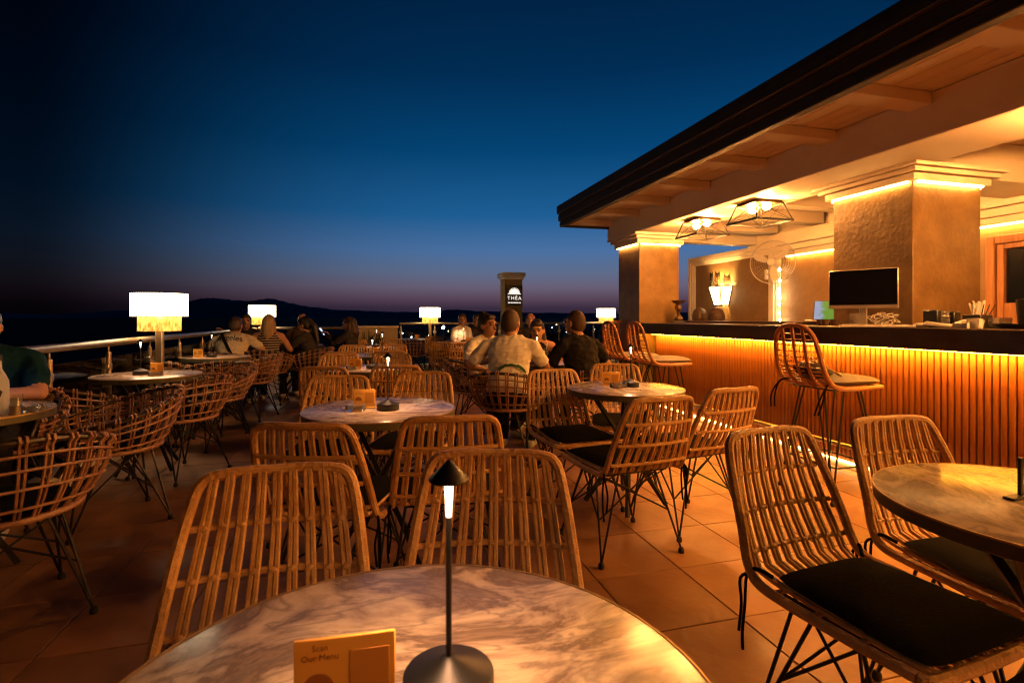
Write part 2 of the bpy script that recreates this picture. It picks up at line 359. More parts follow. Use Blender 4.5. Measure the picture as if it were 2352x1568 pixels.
# the coast below the terrace
shore = [(-70, -260), (-60, 30), (-46, 70), (-34, 130), (-60, 210), (-46, 330), (-70, 520), (30, 900), (400, 1300), (1500, 1900), (2500, 1200), (2500, -260)]
g = MB(); n_ = len(shore)
g.add([(x, y, -9.0) for x, y in shore]+[(x, y, -13) for x, y in shore], [tuple(range(n_))]+[(i, i+n_, (i+1) % n_+n_, (i+1) % n_) for i in range(n_)]); struct(g.build('ground', 'land', smooth=False))
# hills across the bay: ridge heights read along the skyline, built as thick rounded ranges
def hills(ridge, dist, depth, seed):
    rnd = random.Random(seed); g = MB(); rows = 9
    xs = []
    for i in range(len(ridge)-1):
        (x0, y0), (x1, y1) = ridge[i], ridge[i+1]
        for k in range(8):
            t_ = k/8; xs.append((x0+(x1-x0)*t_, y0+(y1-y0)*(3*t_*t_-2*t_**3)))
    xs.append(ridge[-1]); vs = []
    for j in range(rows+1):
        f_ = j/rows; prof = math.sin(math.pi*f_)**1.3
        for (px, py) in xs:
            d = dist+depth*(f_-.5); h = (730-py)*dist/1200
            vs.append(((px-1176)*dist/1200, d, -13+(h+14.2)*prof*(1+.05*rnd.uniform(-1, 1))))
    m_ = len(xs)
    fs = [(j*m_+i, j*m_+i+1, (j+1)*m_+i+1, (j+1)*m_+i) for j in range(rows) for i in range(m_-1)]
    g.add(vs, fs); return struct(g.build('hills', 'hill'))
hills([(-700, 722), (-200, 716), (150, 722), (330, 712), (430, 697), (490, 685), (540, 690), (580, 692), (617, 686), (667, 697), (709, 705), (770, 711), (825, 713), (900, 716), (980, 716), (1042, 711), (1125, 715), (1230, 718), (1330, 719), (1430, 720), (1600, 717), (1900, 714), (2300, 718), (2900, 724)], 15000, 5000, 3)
# ------------------------------------------------------------------ terrace floor
fl = thing('terrace_floor', 'x', 'x'); del fl['label']; del fl['category']; fl['kind'] = 'structure'
fl.location = (O[0], O[1], 0); fl.rotation_euler = (0, 0, TH)
g = MB(); g.box(-6.0, 6.5, -9, 7.85, -.35, -.012); g.box(-3.25, 6.5, 7.85, 9.35, -.35, -.0125); g.build('screed', 'grout', fl, smooth=False)
g = MB(); g.box(-6.0, 6.5, -8.9, 7.84, -9.5, -.36); g.box(-3.25, 6.5, 7.84, 9.34, -9.5, -.361); g.build('podium_wall', 'house_wall', fl, smooth=False)
TS = .43; tiles = []
bm_ = MB(); bm_.box(-TS/2+.0022, TS/2-.0022, -TS/2+.0022, TS/2-.0022, -.011, 0, bev=.0022)
tile_me = bm_.mesh('tile', 'tile', smooth=False)
for i in range(-14, 15):
    for j in range(-20, 22):
        b, a = (i+.3)*TS, (j+.15)*TS
        if b < -5.9 or b > 6.2 or a < -8.7: continue
        if a > (9.15 if b > -3.1 else 7.65): continue
        X, Y = BR(b, a); vis = False; q = 99
        if Y > .55:
            px = 1176+1200*X/Y; py = 730+1440/Y
            vis = -150 < px < 2500 and py < 1750
            q = Y
        tiles.append((q if vis and b < .05 else 99+abs(a), b, a))
tiles.sort(); rest = MB()
for k, (q, b, a) in enumerate(tiles):
    if k < 300: 
        t_ = link('tile', tile_me, fl, (b, a, random.uniform(-.0006, .0006)), random.choice([0, math.pi/2, math.pi, -math.pi/2]))
    else: rest.box(b-TS/2+.0022, b+TS/2-.0022, a-TS/2+.0022, a+TS/2-.0022, -.011, -.0002)
ro = rest.build('far_tiles', 'tile', fl, smooth=False); ro['kind'] = 'stuff'
# ------------------------------------------------------------------ railings
def railing(label, b0, a0, b1, a1, zr, n, phase=0.0, step=None):
    """steel handrail on posts with glass panes, from (b0,a0) to (b1,a1)"""
    p0 = Vector((*BR(b0, a0), 0)); p1 = Vector((*BR(b1, a1), 0)); L = (p1-p0).length
    rz = math.atan2(p1.y-p0.y, p1.x-p0.x)
    t_ = thing('railing', label, 'railing', p0, rz)
    g = MB(); g.tube([(-.03, 0, zr), (L+.03, 0, zr)], .03, 12); g.build('handrail', 'steel_dull', t_)
    g = MB(); g.box(-.05, L+.05, -.07, .07, -.001, .13, .01); g.build('kerb', 'white_paint', t_)
    step = step or L/n; xs = [phase+step*i for i in range(n+1) if -.01 <= phase+step*i <= L+.01]
    pg = MB(); pg.tube([(0, 0, .12), (0, 0, zr-.085)], .021, 10); pg.tube([(0, 0, zr-.085), (0, 0, zr-.075), (0, 0, zr-.07), (0, 0, zr-.02)], [.021, .019, .009, .009], 10); pme = pg.mesh('post', 'steel_dull')
    cg = MB(); cg.box(-.032, .032, -.016, .016, -.028, .028, .004); cme = cg.mesh('clamp', 'steel')
    for x in xs:
        po = link('post', pme, t_, (x, 0, 0))
        for zz in (.30, zr-.20): link('clamp', cme, po, (0, 0, zz))
    for i in range(len(xs)-1):
        g = MB(); g.box(xs[i]+.03, xs[i+1]-.03, -.005, .005, .17, zr-.115); g.build('glass_pane', 'rail_glass', t_, smooth=False)
    return t_
railing('long steel railing with glass panes along the sea side of the terrace', -5.79, -4.0, -5.79, 7.65, .99, 14, phase=.0, step=.84)
railing('short steel railing with glass panes ending at the pale parapet wall', -5.72, 7.72, -4.1, 7.72, 1.0, 2)
railing('steel railing with square clamps between parapet corner and the sign pillar', -3.0, 9.1, -.66, 9.1, 1.07, 3)
railing('steel railing with glass panes running from the sign pillar behind the bar', -.06, 9.1, 4.6, 9.1, 1.07, 5)
t_ = thing('parapet_wall', 'pale plastered parapet wall behind the potted plant', 'wall', (*BR(-3.6, 7.76), 0), TH)
g = MB(); g.box(-.46, .46, -.08, .08, -.01, 1.0, .008); g.build('wall_body', 'plaster_grey', t_); g = MB(); g.box(-.48, .48, -.10, .10, 1.0, 1.04, .008); g.build('coping', 'white_paint', t_)
g = MB(); g.box(.38, .46, .08, 1.30, -.01, 1.0, .008); g.build('return_wall', 'plaster_grey', t_)
# ------------------------------------------------------------------ pavilion over the bar
pav = thing('bar_pavilion', 'open bar pavilion with dark fascia, coffered white ceiling and gold plaster pillars', 'building', (O[0], O[1], 0), TH)
AN, AF = -7.5, 3.85; WB = 2.14
for i, (bo, z0, z1) in enumerate([(-1.05, 2.50, 2.575), (-1.085, 2.575, 2.67), (-1.12, 2.67, 2.785)]):
    g = MB(); g.box(bo, -.98-(.0 if i else 0), AN, AF+.0-(-1.05-bo), z0, z1, .006)
    g.box(-.98, 2.6, AF-.06, AF-(-1.05-bo), z0+(.0006 if i else .0006), z1-.0006, .006); g.build('fascia_board', 'fascia_dark', pav)
g = MB(); g.box(-.985, 2.6, AN, AF-.062, 2.64, 2.77); g.build('roof_slab', 'fascia_dark', pav, smooth=False)
# ceiling boards run along the bar, in the overhang and inside
bx = -.975
while bx < 2.1:
    if not (-.30 <= bx+.06 <= .28):
        g = MB(); g.box(bx+.002, bx+.118, AN, AF-.064, 2.605+random.uniform(0, .002), 2.635, .003); g.build('ceiling_board', 'ceiling_board', pav, smooth=False)
    bx += .12
g = MB(); g.box(-.30, .30, AN, AF, 2.33, 2.604, .008); g.build('main_beam', 'white_paint', pav)
aa = [3.74, 2.97, 2.24, 1.49, .70, -.01, -.70]+[-1.43-.73*i for i in range(8)]
for a in aa:
    g = MB(); g.box(-.978, -.302, a-.075, a+.075, 2.528, 2.604, .006); g.build('cross_beam', 'white_paint', pav)
for i in range(14):
    a = 3.2-.8*i
    if abs(a-.08) < .35: continue
    g = MB(); g.box(.302, WB-.08, a-.09, a+.09, 2.43, 2.604, .006); g.build('cross_beam', 'white_paint', pav)
g = MB(); g.box(.302, 2.6, AF-.2, AF-.002, 2.335, 2.604, .006); g.build('end_beam', 'white_paint', pav)
g = MB(); g.box(.302, WB-.08, -.20, .26, 2.30, 2.603, .006); g.build('pillar_beam', 'white_paint', pav)
def pillar(b0, a0, s, z):
    g = MB(); g.box(b0, b0+s, a0, a0+s, -.01, z+.02, .006); po = g.build('pillar', 'plaster_gold', pav)
    zz = z; tops = [(.045, .05), (.085, .035), (.12, .03)]
    top = 2.332
    hs = [(top-z)*k for k in (.45, .3, .25)]
    for (ov, _), h in zip(tops, hs):
        g = MB(); g.box(b0-ov, b0+s+ov, a0-ov, a0+s+ov, zz, zz+h-.0005, .004); g.build('capital', 'white_paint', po); zz += h
    for (x0, x1, y0, y1) in ((b0-.034, b0-.012, a0+.02, a0+s-.02), (b0+.02, b0+s-.02, a0-.034, a0-.012), (b0+s+.012, b0+s+.034, a0+.02, a0+s-.02), (b0+.02, b0+s-.02, a0+s+.012, a0+s+.034)):
        g = MB(); g.box(x0, x1, y0, y1, z-.012, z+.001); g.build('led_strip', 'led_warm', po, smooth=False)
    return po
pillar(-.22, 3.05, .60, 2.19)
pillar(.21, -.26, .69, 2.215)
pillar(.21, -3.9, .69, 2.215)
# back wall with mouldings, cornice and cove light
g = MB(); g.box(WB, WB+.2, AN, 5.40, -.01, 2.30, .004); bw = g.build('back_wall', 'plaster_wall', pav)
g = MB(); g.box(WB+.001, WB+.2, AN, AF-.01, 2.3005, 2.64); g.build('upper_wall', 'white_paint', bw, smooth=False)
for k, (off, z0, z1) in enumerate([(.05, 2.24, 2.31), (.035, 2.19, 2.239), (.02, 2.15, 2.189)]):
    g = MB(); g.box(WB-off, WB-.0005, 3.14, 5.40, z0, z1, .004); g.build('moulding', 'white_paint', bw)
    g = MB(); g.box(WB-off, WB-.0005, 5.40-.06-.055*k, 5.40-.005-.055*k, -.005, 2.149+.045*(2-k)-.001, .004); g.build('moulding', 'white_paint', bw)
for k, (off, a0, a1) in enumerate([(.03, 3.32, 3.37), (.055, 3.235, 3.319), (.04, 3.19, 3.234), (.03, 3.14, 3.189)]):
    g = MB(); g.box(WB-off, WB-.0005, a0, a1, -.005, 2.149, .004); g.build('moulding', 'white_paint', bw)
for (off, z0, z1) in [(.06, 2.09, 2.16), (.10, 2.161, 2.24), (.15, 2.241, 2.42)]:
    g = MB(); g.box(WB-off, WB-.001, AN, 3.10, z0, z1, .006); g.build('cornice', 'white_paint', bw)
g = MB(); g.box(WB-.045, WB-.02, AN+.1, 3.0, 2.074, 2.091); g.build('led_strip', 'led_cove', bw, smooth=False)
# wooden window behind the bar
wi = MB()
for (off, a0, a1, z0, z1) in [(.07, -1.75, .46, .9, 1.985), (.09, -1.66, .40, .98, 1.93), (.05, -1.60, .36, 1.05, 1.90)]:
    pass
g = MB()
for (x0, y0, y1, z0, z1) in [(WB-.08, .38, .46, .95, 1.98), (WB-.08, -1.75, -1.67, .95, 1.98), (WB-.08, -1.6695, .3795, 1.90, 1.98), (WB-.08, -1.6695, .3795, .95, 1.03)]:
    g.box(x0, WB-.002, y0, y1, z0, z1, .008)
wo = g.build('window', 'wood_frame', bw)
g = MB()
for (y0, y1, z0, z1) in [(.318, .3795, 1.0305, 1.8995), (-.72, -.60, 1.0305, 1.8995), (-1.6695, -1.61, 1.0305, 1.8995), (-.5995, .3175, 1.85, 1.8995), (-.5995, .3175, 1.0305, 1.34), (-1.6095, -.7205, 1.85, 1.8995), (-1.6095, -.7205, 1.0305, 1.34)]:
    g.box(WB-.055, WB-.003, y0, y1, z0, z1, .006)
g.build('sash', 'wood_frame', wo)
for (y0, y1) in [(-.60, .318), (-1.61, -.72)]:
    g = MB(); g.box(WB-.02, WB-.004, y0, y1, 1.34, 1.85); g.build('pane', 'dark_pane', wo, smooth=False)
# ------------------------------------------------------------------ the bar
bar = thing('bar_counter', 'long bar with vertical wooden slats, dark top and amber strip light', 'bar', (O[0], O[1], 0), TH)
A0, A1 = -3.2, 3.03
g = MB(); g.box(.016, .42, A0, A1, .02, .985); g.build('carcass', 'bar_core', bar, smooth=False)
sg = MB(); sg.box(-.004, .016, -.0165, .0165, .07, .985, .003); sme = sg.mesh('slat', 'bar_slat', smooth=False)
k = 0; a = A0+.02
while a < A1-.01:
    o = link('slat', sme, bar, (random.uniform(-.0015, .0015), a, 0)); a += .0425
g = MB(); g.box(-.008, .02, A0, A1, .0, .068, .004); g.build('plinth', 'white_paint', bar)
g = MB(); g.box(-.25, .44, A0-.02, A1-.02, .995, 1.135, .006); g.build('counter_top', 'bar_top', bar)
g = MB(); g.box(.30, .56, A0, A1-.06, 1.1355, 1.165, .004); g.build('back_ledge', 'bar_top', bar)
g = MB(); g.box(-.075, -.05, A0+.02, A1-.05, .983, .9945); g.build('led_strip', 'led_amber', bar, smooth=False)
g = MB(); g.box(-.022, -.0085, A0+.02, A1-.05, .048, .060); g.build('kick_strip', 'led_kick', bar, smooth=False)
g = MB(); g.tube([(-.13, A0+.05, .215), (-.13, A1-.35, .215)], .019, 10); fr_ = g.build('foot_rail', 'steel', bar)
for a in [A1-.5-.95*i for i in range(7)]:
    g = MB(); g.tube([(-.13, a, .215), (-.13, a, .16), (-.10, a, .14), (.0, a, .14)], .009, 8); g.build('rail_bracket', 'steel', fr_)
# ------------------------------------------------------------------ ceiling lanterns on the main beam
def lantern(label, a, group='cage lanterns under the main beam'):
    t_ = thing('ceiling_lantern', label, 'ceiling lamp', (*BR(0, a), 2.331), TH, group)
    h = .20; wt, wb = .145, .205; th = .009
    g = MB()
    g.box(-wt, wt, -wt, wt, -.03, 0, .004); g.build('ceiling_plate', 'bronze', t_)
    for zz, ww in ((-h, wb),):
        for sx in (-1, 1):
            g = MB(); g.box(sx*ww-th, sx*ww+th, -ww-th, ww+th, zz-th, zz+th); g.build('bottom_bar', 'black_metal', t_, smooth=False)
            g = MB(); g.box(-ww+th, ww-th, sx*ww-th, sx*ww+th, zz-th, zz+th); g.build('bottom_bar', 'black_metal', t_, smooth=False)
    for sx in (-1, 1):
        for sy in (-1, 1):
            g = MB(); g.tube([(sx*wt, sy*wt, -.02), (sx*wb, sy*wb, -h)], th, 4); g.build('corner_bar', 'black_metal', t_, smooth=False)
    for k in range(4):
        M = rotz(k*math.pi/2); g = MB()
        for s in (-1, 1): g.tube([M @ Vector((s*wt, -wt, -.03)), M @ Vector((-s*wb, -wb, -h))], .0028, 4)
        g.build('cross_wire', 'black_metal', t_)
    for s in (-1, 1):
        g = MB(); g.tube([(0, 0, -.03), (0, s*.012, -.05), (0, s*.055, -.055)], .014, 8); so = g.build('socket', 'bronze', t_)
        g = MB(); g.ell((0, s*.098, -.058), (.036, .042, .036), 12, 8); g.build('bulb', 'bulb', so)
    return t_
lantern('black cage lantern on the beam, next to the pillar at the bar end', 2.0)
lantern('black cage lantern on the beam, next to the pillar behind the monitor', 1.08)
for a in (-1.5, -2.5, -4.9, -5.9): lantern('black cage lantern on the beam past the pillar behind the monitor', a, 'cage lanterns in the next bay')
# ------------------------------------------------------------------ wall sconce with tree crown
def sconce():
    b, a = WB, 4.46
    t_ = thing('wall_sconce', 'lit wall lantern crowned with black metal trees', 'wall lamp', (*BR(b-.001, a), 1.42), TH+math.pi/2)
    # local: x along wall (towards camera side), y out from wall is +Y (towards -b)
    h = .31; wt, wb = .25, .155; dt_, db = .17, .10
    pts_t = [(-wt, 0), (-wt*.62, dt_), (wt*.62, dt_), (wt, 0)]; pts_b = [(-wb, 0), (-wb*.62, db), (wb*.62, db), (wb, 0)]
    for i in range(3):
        (x0, y0), (x1, y1) = pts_t[i], pts_t[i+1]; (u0, v0), (u1, v1) = pts_b[i], pts_b[i+1]
        k = .06
        q = lambda p_, c_: p_
        g = MB(); sx = [(x0*(1-k)+x1*k, y0*(1-k)+y1*k, h), (x1*(1-k)+x0*k, y1*(1-k)+y0*k, h), (u1*(1-k)+u0*k, v1*(1-k)+v0*k, 0), (u0*(1-k)+u1*k, v0*(1-k)+v1*k, 0)]
        nn = (Vector(sx[1])-Vector(sx[0])).cross(Vector(sx[2])-Vector(sx[0])).normalized()*.004
        g.add([Vector(v)+nn for v in sx]+[Vector(v)-nn for v in sx], [(0, 1, 2, 3), (7, 6, 5, 4), (0, 4, 5, 1), (1, 5, 6, 2), (2, 6, 7, 3), (3, 7, 4, 0)]); g.build('lit_panel', 'sconce_glow', t_, smooth=False)
    for (p_, q_) in zip(pts_t, pts_b):
        g = MB(); g.tube([(p_[0], p_[1]+.003, h+.012), (q_[0], q_[1]+.003, -.012)], .009, 6); g.build('upright', 'black_metal', t_)
    for pts, z in ((pts_t, h+.006), (pts_b, -.006)):
        g = MB(); g.tube([(x, y+.004, z) for x, y in pts], .011, 6); g.build('band', 'black_metal', t_)
    for sx in (-.6, .6):
        g = MB(); g.tube([(sx*.1+.03*math.cos(i*.7), db*.8, -.03+.022*math.sin(i*.7)) for i in range(8)], .006, 5); g.build('scroll', 'black_metal', t_)
    for cx, cy, hh, yaw in ((-.19, .07, .17, -.8), (-.08, .165, .23, -.2), (.08, .165, .23, .2), (.19, .07, .17, .8)):
        M = Matrix.Rotation(-yaw, 3, 'Z'); g = MB(); base = Vector((cx, cy, h))
        g.tube([base, base+Vector((0, 0, hh))], [.012, .006], 5)
        for k in range(5):
            z = hh*(.12+.19*k); L = .085*(1-.11*k)
            for s in (-1, 1):
                pp = [base+M @ Vector((s*L*f_, 0, z+.06*f_*f_*1.2-.015*f_)) for f_ in (0, .35, .7, 1)]
                g.tube(pp, [.010, .014, .012, .004], 5)
        g.build('metal_tree', 'matte_black', t_)
    g = MB(); g.ell((0, .08, h-.005), (.024, .024, .03), 10, 8); g.build('bulb', 'bulb_sconce', t_)
sconce()
# ------------------------------------------------------------------ string of lights beside the pilaster
t_ = thing('string_light', 'vertical string of small warm bulbs along the white moulding', 'string lights', (*BR(WB-.07, 3.10), 0), TH)
g = MB(); g.tube([(.012*math.sin(i*1.3), .01*math.cos(i*2.1), 2.03-.045*i) for i in range(20)], .003, 5); g.build('cable', 'white_plastic', t_)
for i, z in enumerate([1.90, 1.74, 1.62, 1.55, 1.49, 1.40, 1.27, 1.17]):
    g = MB(); g.ell((.01*math.sin(i*2), 0, z), (.017, .017, .022), 10, 7); g.build('bulb', 'bulb_small', t_)
# ------------------------------------------------------------------ wall fan
def fan():
    X, Y = BR(WB-.30, 2.98)
    t_ = thing('wall_fan', 'pale wall fan with round wire guard above the laptop', 'fan', (X, Y, 1.99), facing(-.70, -.71))
    g = MB()
    for r_ in [.05+.03*i for i in range(9)]+[.305]:
        dd = .06*math.sqrt(max(0, 1-(r_/.31)**2))
        g.tube([(r_*math.cos(k*math.pi/16), dd, r_*math.sin(k*math.pi/16)) for k in range(32)], .0011 if r_ < .3 else .004, 4, closed=True)
        g.tube([(r_*math.cos(k*math.pi/16), -dd, r_*math.sin(k*math.pi/16)) for k in range(32)], .0009 if r_ < .3 else .004, 4, closed=True)
    for k in range(20):
        an = k*math.pi/10; c, s = math.cos(an), math.sin(an)
        g.tube([(r_*c, .06*math.sqrt(max(0, 1-(r_/.31)**2)), r_*s) for r_ in (.05, .15, .23, .28, .305)], .001, 4)
    g.build('guard', 'white_plastic', t_)
    g = MB(); g.ell((0, .055, 0), (.055, .012, .055), 16, 8); g.build('badge', 'white_plastic', t_)
    for k in range(3):
        an = k*2*math.pi/3+.4; vs = []
        for r_, w_ in ((.05, .03), (.13, .085), (.22, .10), (.27, .06)):
            for s in (-1, 1):
                an2 = an+s*w_/r_*.5; vs.append((r_*math.cos(an2), s*.018, r_*math.sin(an2)))
        vs2 = [(x, y-.003, z) for x, y, z in vs]
        g = MB(); g.add(vs+vs2, [(0, 1, 3, 2), (2, 3, 5, 4), (4, 5, 7, 6), (10, 11, 9, 8), (12, 13, 11, 10), (14, 15, 13, 12), (0, 2, 10, 8), (2, 4, 12, 10), (4, 6, 14, 12), (3, 1, 9, 11), (5, 3, 11, 13), (7, 5, 13, 15), (0, 8, 9, 1), (6, 7, 15, 14)]); g.build('blade', 'white_plastic', t_)
    g = MB(); g.ell((0, -.10, 0), (.075, .10, .075), 14, 9); g.build('motor', 'white_plastic', t_)
    g = MB(); g.tube([(0, -.13, -.05), (.02, -.16, -.13), (.08, -.2, -.15), (.16, -.235, -.15)], .018, 8); g.box(.14, .18, -.26, -.21, -.22, -.08, .006); g.build('bracket', 'white_plastic', t_)
fan()
# ------------------------------------------------------------------ sign pillar
sp = thing('sign_pillar', 'free standing plastered pillar carrying the lit name sign', 'pillar', (*BR(-.36, 9.1), 0), TH)
g = MB(); g.box(-.22, .22, -.22, .22, -.01, 2.13, .006); g.build('shaft', 'plaster_sign', sp)
g = MB(); g.box(-.25, .25, -.25, .25, 2.13, 2.18, .01); g.box(-.285, .285, -.285, .285, 2.1805, 2.29, .012); g.build('capital', 'white_paint', sp)
sg_ = thing('name_sign', 'black sign with glowing sun emblem and letters on the pillar', 'sign', (*BR(-.36, 9.1), 0), TH)
g = MB(); g.box(-.20, .215, -.26, -.218, 1.49, 1.98, .005); g.build('board', 'black_plastic', sg_)
text_mesh('THÊA', .118, 'lettering', 'sign_glow', sg_, Matrix.Translation((.008, -.2615, 1.67)) @ Matrix.Rotation(R(90), 4, 'X'), space=1.3)
g = MB()
for x0, x1 in ((-.15, -.09), (-.08, -.03), (-.02, .03), (.035, .10), (.11, .165)): g.box(x0, x1, -.264, -.2605, 1.553, 1.575, .003)
g.build('small_line', 'sign_glow', sg_)
g = MB(); g.box(-.155, .17, -.264, -.2605, 1.765, 1.782, .002)
for i in range(11):
    an = math.pi*(.03+.94*i/10); c, s = math.cos(an), math.sin(an)
    g.ell((.008+.125*c, -.262, 1.795+.115*s), (.013, .0015, .013), 10, 6)
g.prism([(.008+.112*math.cos(math.pi*k/14), 1.79+.10*math.sin(math.pi*k/14)) for k in range(15)], -.2638, -.2605)
g.build('sun_emblem', 'sign_glow', sg_)
# ================================================================== TERRACE LAMPS
def terrace_lamp(label, b, a):
    t_ = thing('terrace_lamp', label, 'lamp', (*BR(b, a), 0), TH, 'drum shade lamps along the railing')
    g = MB(); g.box(-.03, .03, -.03, .03, .015, 1.2, .004); g.build('pole', 'steel_dull', t_)
    g = MB(); g.box(-.12, .12, -.12, .12, 0, .016, .004); g.build('base_plate', 'steel_dull', t_)
    g = MB(); n = 40
    g.lathe([(.235, 1.215), (.237, 1.216), (.237, 1.436), (.235, 1.437), (.232, 1.436), (.232, 1.216)], n, caps=False); g.build('upper_shade', 'shade_white', t_)
    for z in (1.213, 1.439):
        g = MB(); g.tube([(.237*math.cos(k*math.pi/20), .237*math.sin(k*math.pi/20), z) for k in range(40)], .004, 5, closed=True); g.build('shade_ring', 'steel_dull', t_)
    g = MB(); g.lathe([(.229, 1.4345), (.0, 1.4345)], n, caps=False); g.build('diffuser', 'shade_white', t_)
    g = MB()
    for k in range(72):
        an = 2*math.pi*k/72; M = rotz(an) 
        g.box(.176, .180, -.0066, .0066, 1.075, 1.225, M=M)
    g.build('bamboo_fringe', 'shade_fringe', t_, smooth=False)
    for z in (1.072,):
        g = MB(); g.tube([(.179*math.cos(k*math.pi/20), .179*math.sin(k*math.pi/20), z) for k in range(40)], .005, 5, closed=True); g.build('fringe_ring', 'brass_edge', t_)
    g = MB(); g.ell((0, 0, 1.25), (.04, .04, .05), 10, 8); g.build('bulb', 'bulb_small', t_)
terrace_lamp('white drum lamp with bamboo fringe midway along the long sea railing', -5.66, 2.60)
terrace_lamp('white drum lamp at the corner of the long and short railings', -5.66, 7.58)
terrace_lamp('white drum lamp on the railing between parapet and sign pillar', -2.35, 8.93)
terrace_lamp('white drum lamp on the railing between sign pillar and bar pillar', 2.08, 8.93)
# ================================================================== FURNITURE
def bez(pts, n=6):
    """Catmull-Rom through pts"""
    P = [Vector(p) for p in pts]; P = [P[0]*2-P[1]]+P+[P[-1]*2-P[-2]]; out = []
    for i in range(1, len(P)-2):
        for k in range(n):
            t_ = k/n; a, b, c, d = P[i-1], P[i], P[i+1], P[i+2]
            out.append(.5*((2*b)+(c-a)*t_+(2*a-5*b+4*c-d)*t_*t_+(3*b-a-3*c+d)*t_**3))
    out.append(P[-2]); return out
def cushion(g, w0, w1, y0, y1, z, h, puff=.01, n=10, sag=0):
    """soft pad: trapezoid, width w0 at y0 (back) to w1 at y1 (front)"""
    m_ = n; vs = []
    for side in (0, 1):
        for j in range(m_+1):
            for i in range(n+1):
                u, v = i/n*2-1, j/m_*2-1
                eu = max(0, 1-abs(u)**6); ev = max(0, 1-abs(v)**6); e = (eu*ev)**.35
                wd = w0+(w1-w0)*(v+1)/2
                x = u*wd*.5; y = y0+(y1-y0)*(v+1)/2
                # round the corners a little
                cr = (abs(u)*abs(v))**5; x *= 1-.07*cr; y = (y0+y1)/2+(y-(y0+y1)/2)*(1-.07*cr)
                zz = z+h*.5+(h*.5*e if side else -h*.5*e)+(puff*(1-u*u)*(1-v*v) if side else 0)-sag*(1-u*u)*(1-v*v)
                vs.append((x, y, zz))
    k = (n+1)*(m_+1); fs = []
    for j in range(m_):
        for i in range(n):
            q = (j*(n+1)+i, j*(n+1)+i+1, (j+1)*(n+1)+i+1, (j+1)*(n+1)+i)
            fs.append(q[::-1]); fs.append(tuple(x+k for x in q))
    for i in range(n):
        fs.append((i, i+1, i+1+k, i+k)); a = m_*(n+1); fs.append((a+i+k, a+i+1+k, a+i+1, a+i))
    for j in range(m_):
        a = j*(n+1); b = a+n+1; fs.append((a+k, b+k, b, a)); fs.append((a+n, b+n, b+n+k, a+n+k))
    g.add(vs, fs)
def wire_base(t_, hw, hy, ztop, foot_w, foot_y, r=.0055, stool=False):
    feet = []
    for sx in (-1, 1):
        for sy in (-1, 1):
            f = Vector((sx*foot_w, sy*foot_y, .018)); g = MB()
            g.tube([f, (sx*hw, sy*hy*.35, ztop)], r, 6); g.tube([f, (sx*hw*.62, sy*hy, ztop)], r, 6)
            lo = g.build('leg', 'black_metal', t_)
            g = MB(); g.lathe([(.006, 0), (.014, .001), (.0155, .012), (.013, .024), (.007, .03)], 10, M=Matrix.Translation((f.x, f.y, 0))); g.build('foot', 'rubber', lo)
    g = MB(); z0 = ztop*.42
    fr = lambda sx, sy, k: Vector((sx*foot_w, sy*foot_y, .018)).lerp(Vector((sx*hw, sy*hy*.35, ztop)), k)
    if stool:
        k = .30; ps = [fr(-1, -1, k), fr(1, -1, k), fr(1, 1, k), fr(-1, 1, k)]; g.tube(ps, r, 6, closed=True)
    else:
        for sx in (-1, 1):
            g.tube([fr(sx, -1, .45), fr(sx, 1, .95)], r*.85, 6); g.tube([fr(sx, 1, .45), fr(sx, -1, .95)], r*.85, 6)
        for sy in (-1, 1):
            g.tube([fr(-1, sy, .45), fr(1, sy, .95)], r*.85, 6); g.tube([fr(1, sy, .45), fr(-1, sy, .95)], r*.85, 6)
    g.build('brace', 'black_metal', t_)
    g = MB(); g.tube([(-hw, -hy, ztop), (hw, -hy, ztop), (hw, hy, ztop), (-hw, hy, ztop)], r, 6, closed=True); g.build('seat_ring', 'black_metal', t_)
def rod_pts(u, z):
    """back surface of the side chair at height z, u in -1..1 across"""
    k = min(1, max(0, (z-.455)/.36)); hw = .222-.052*k**1.2
    y = -.235-.045*math.sin(k*math.pi*.5)-.085*k
    y -= .030*(1-u*u)*(.4+.6*math.sin(math.pi*min(1, k*1.05)))
    return Vector((u*hw, y, z))
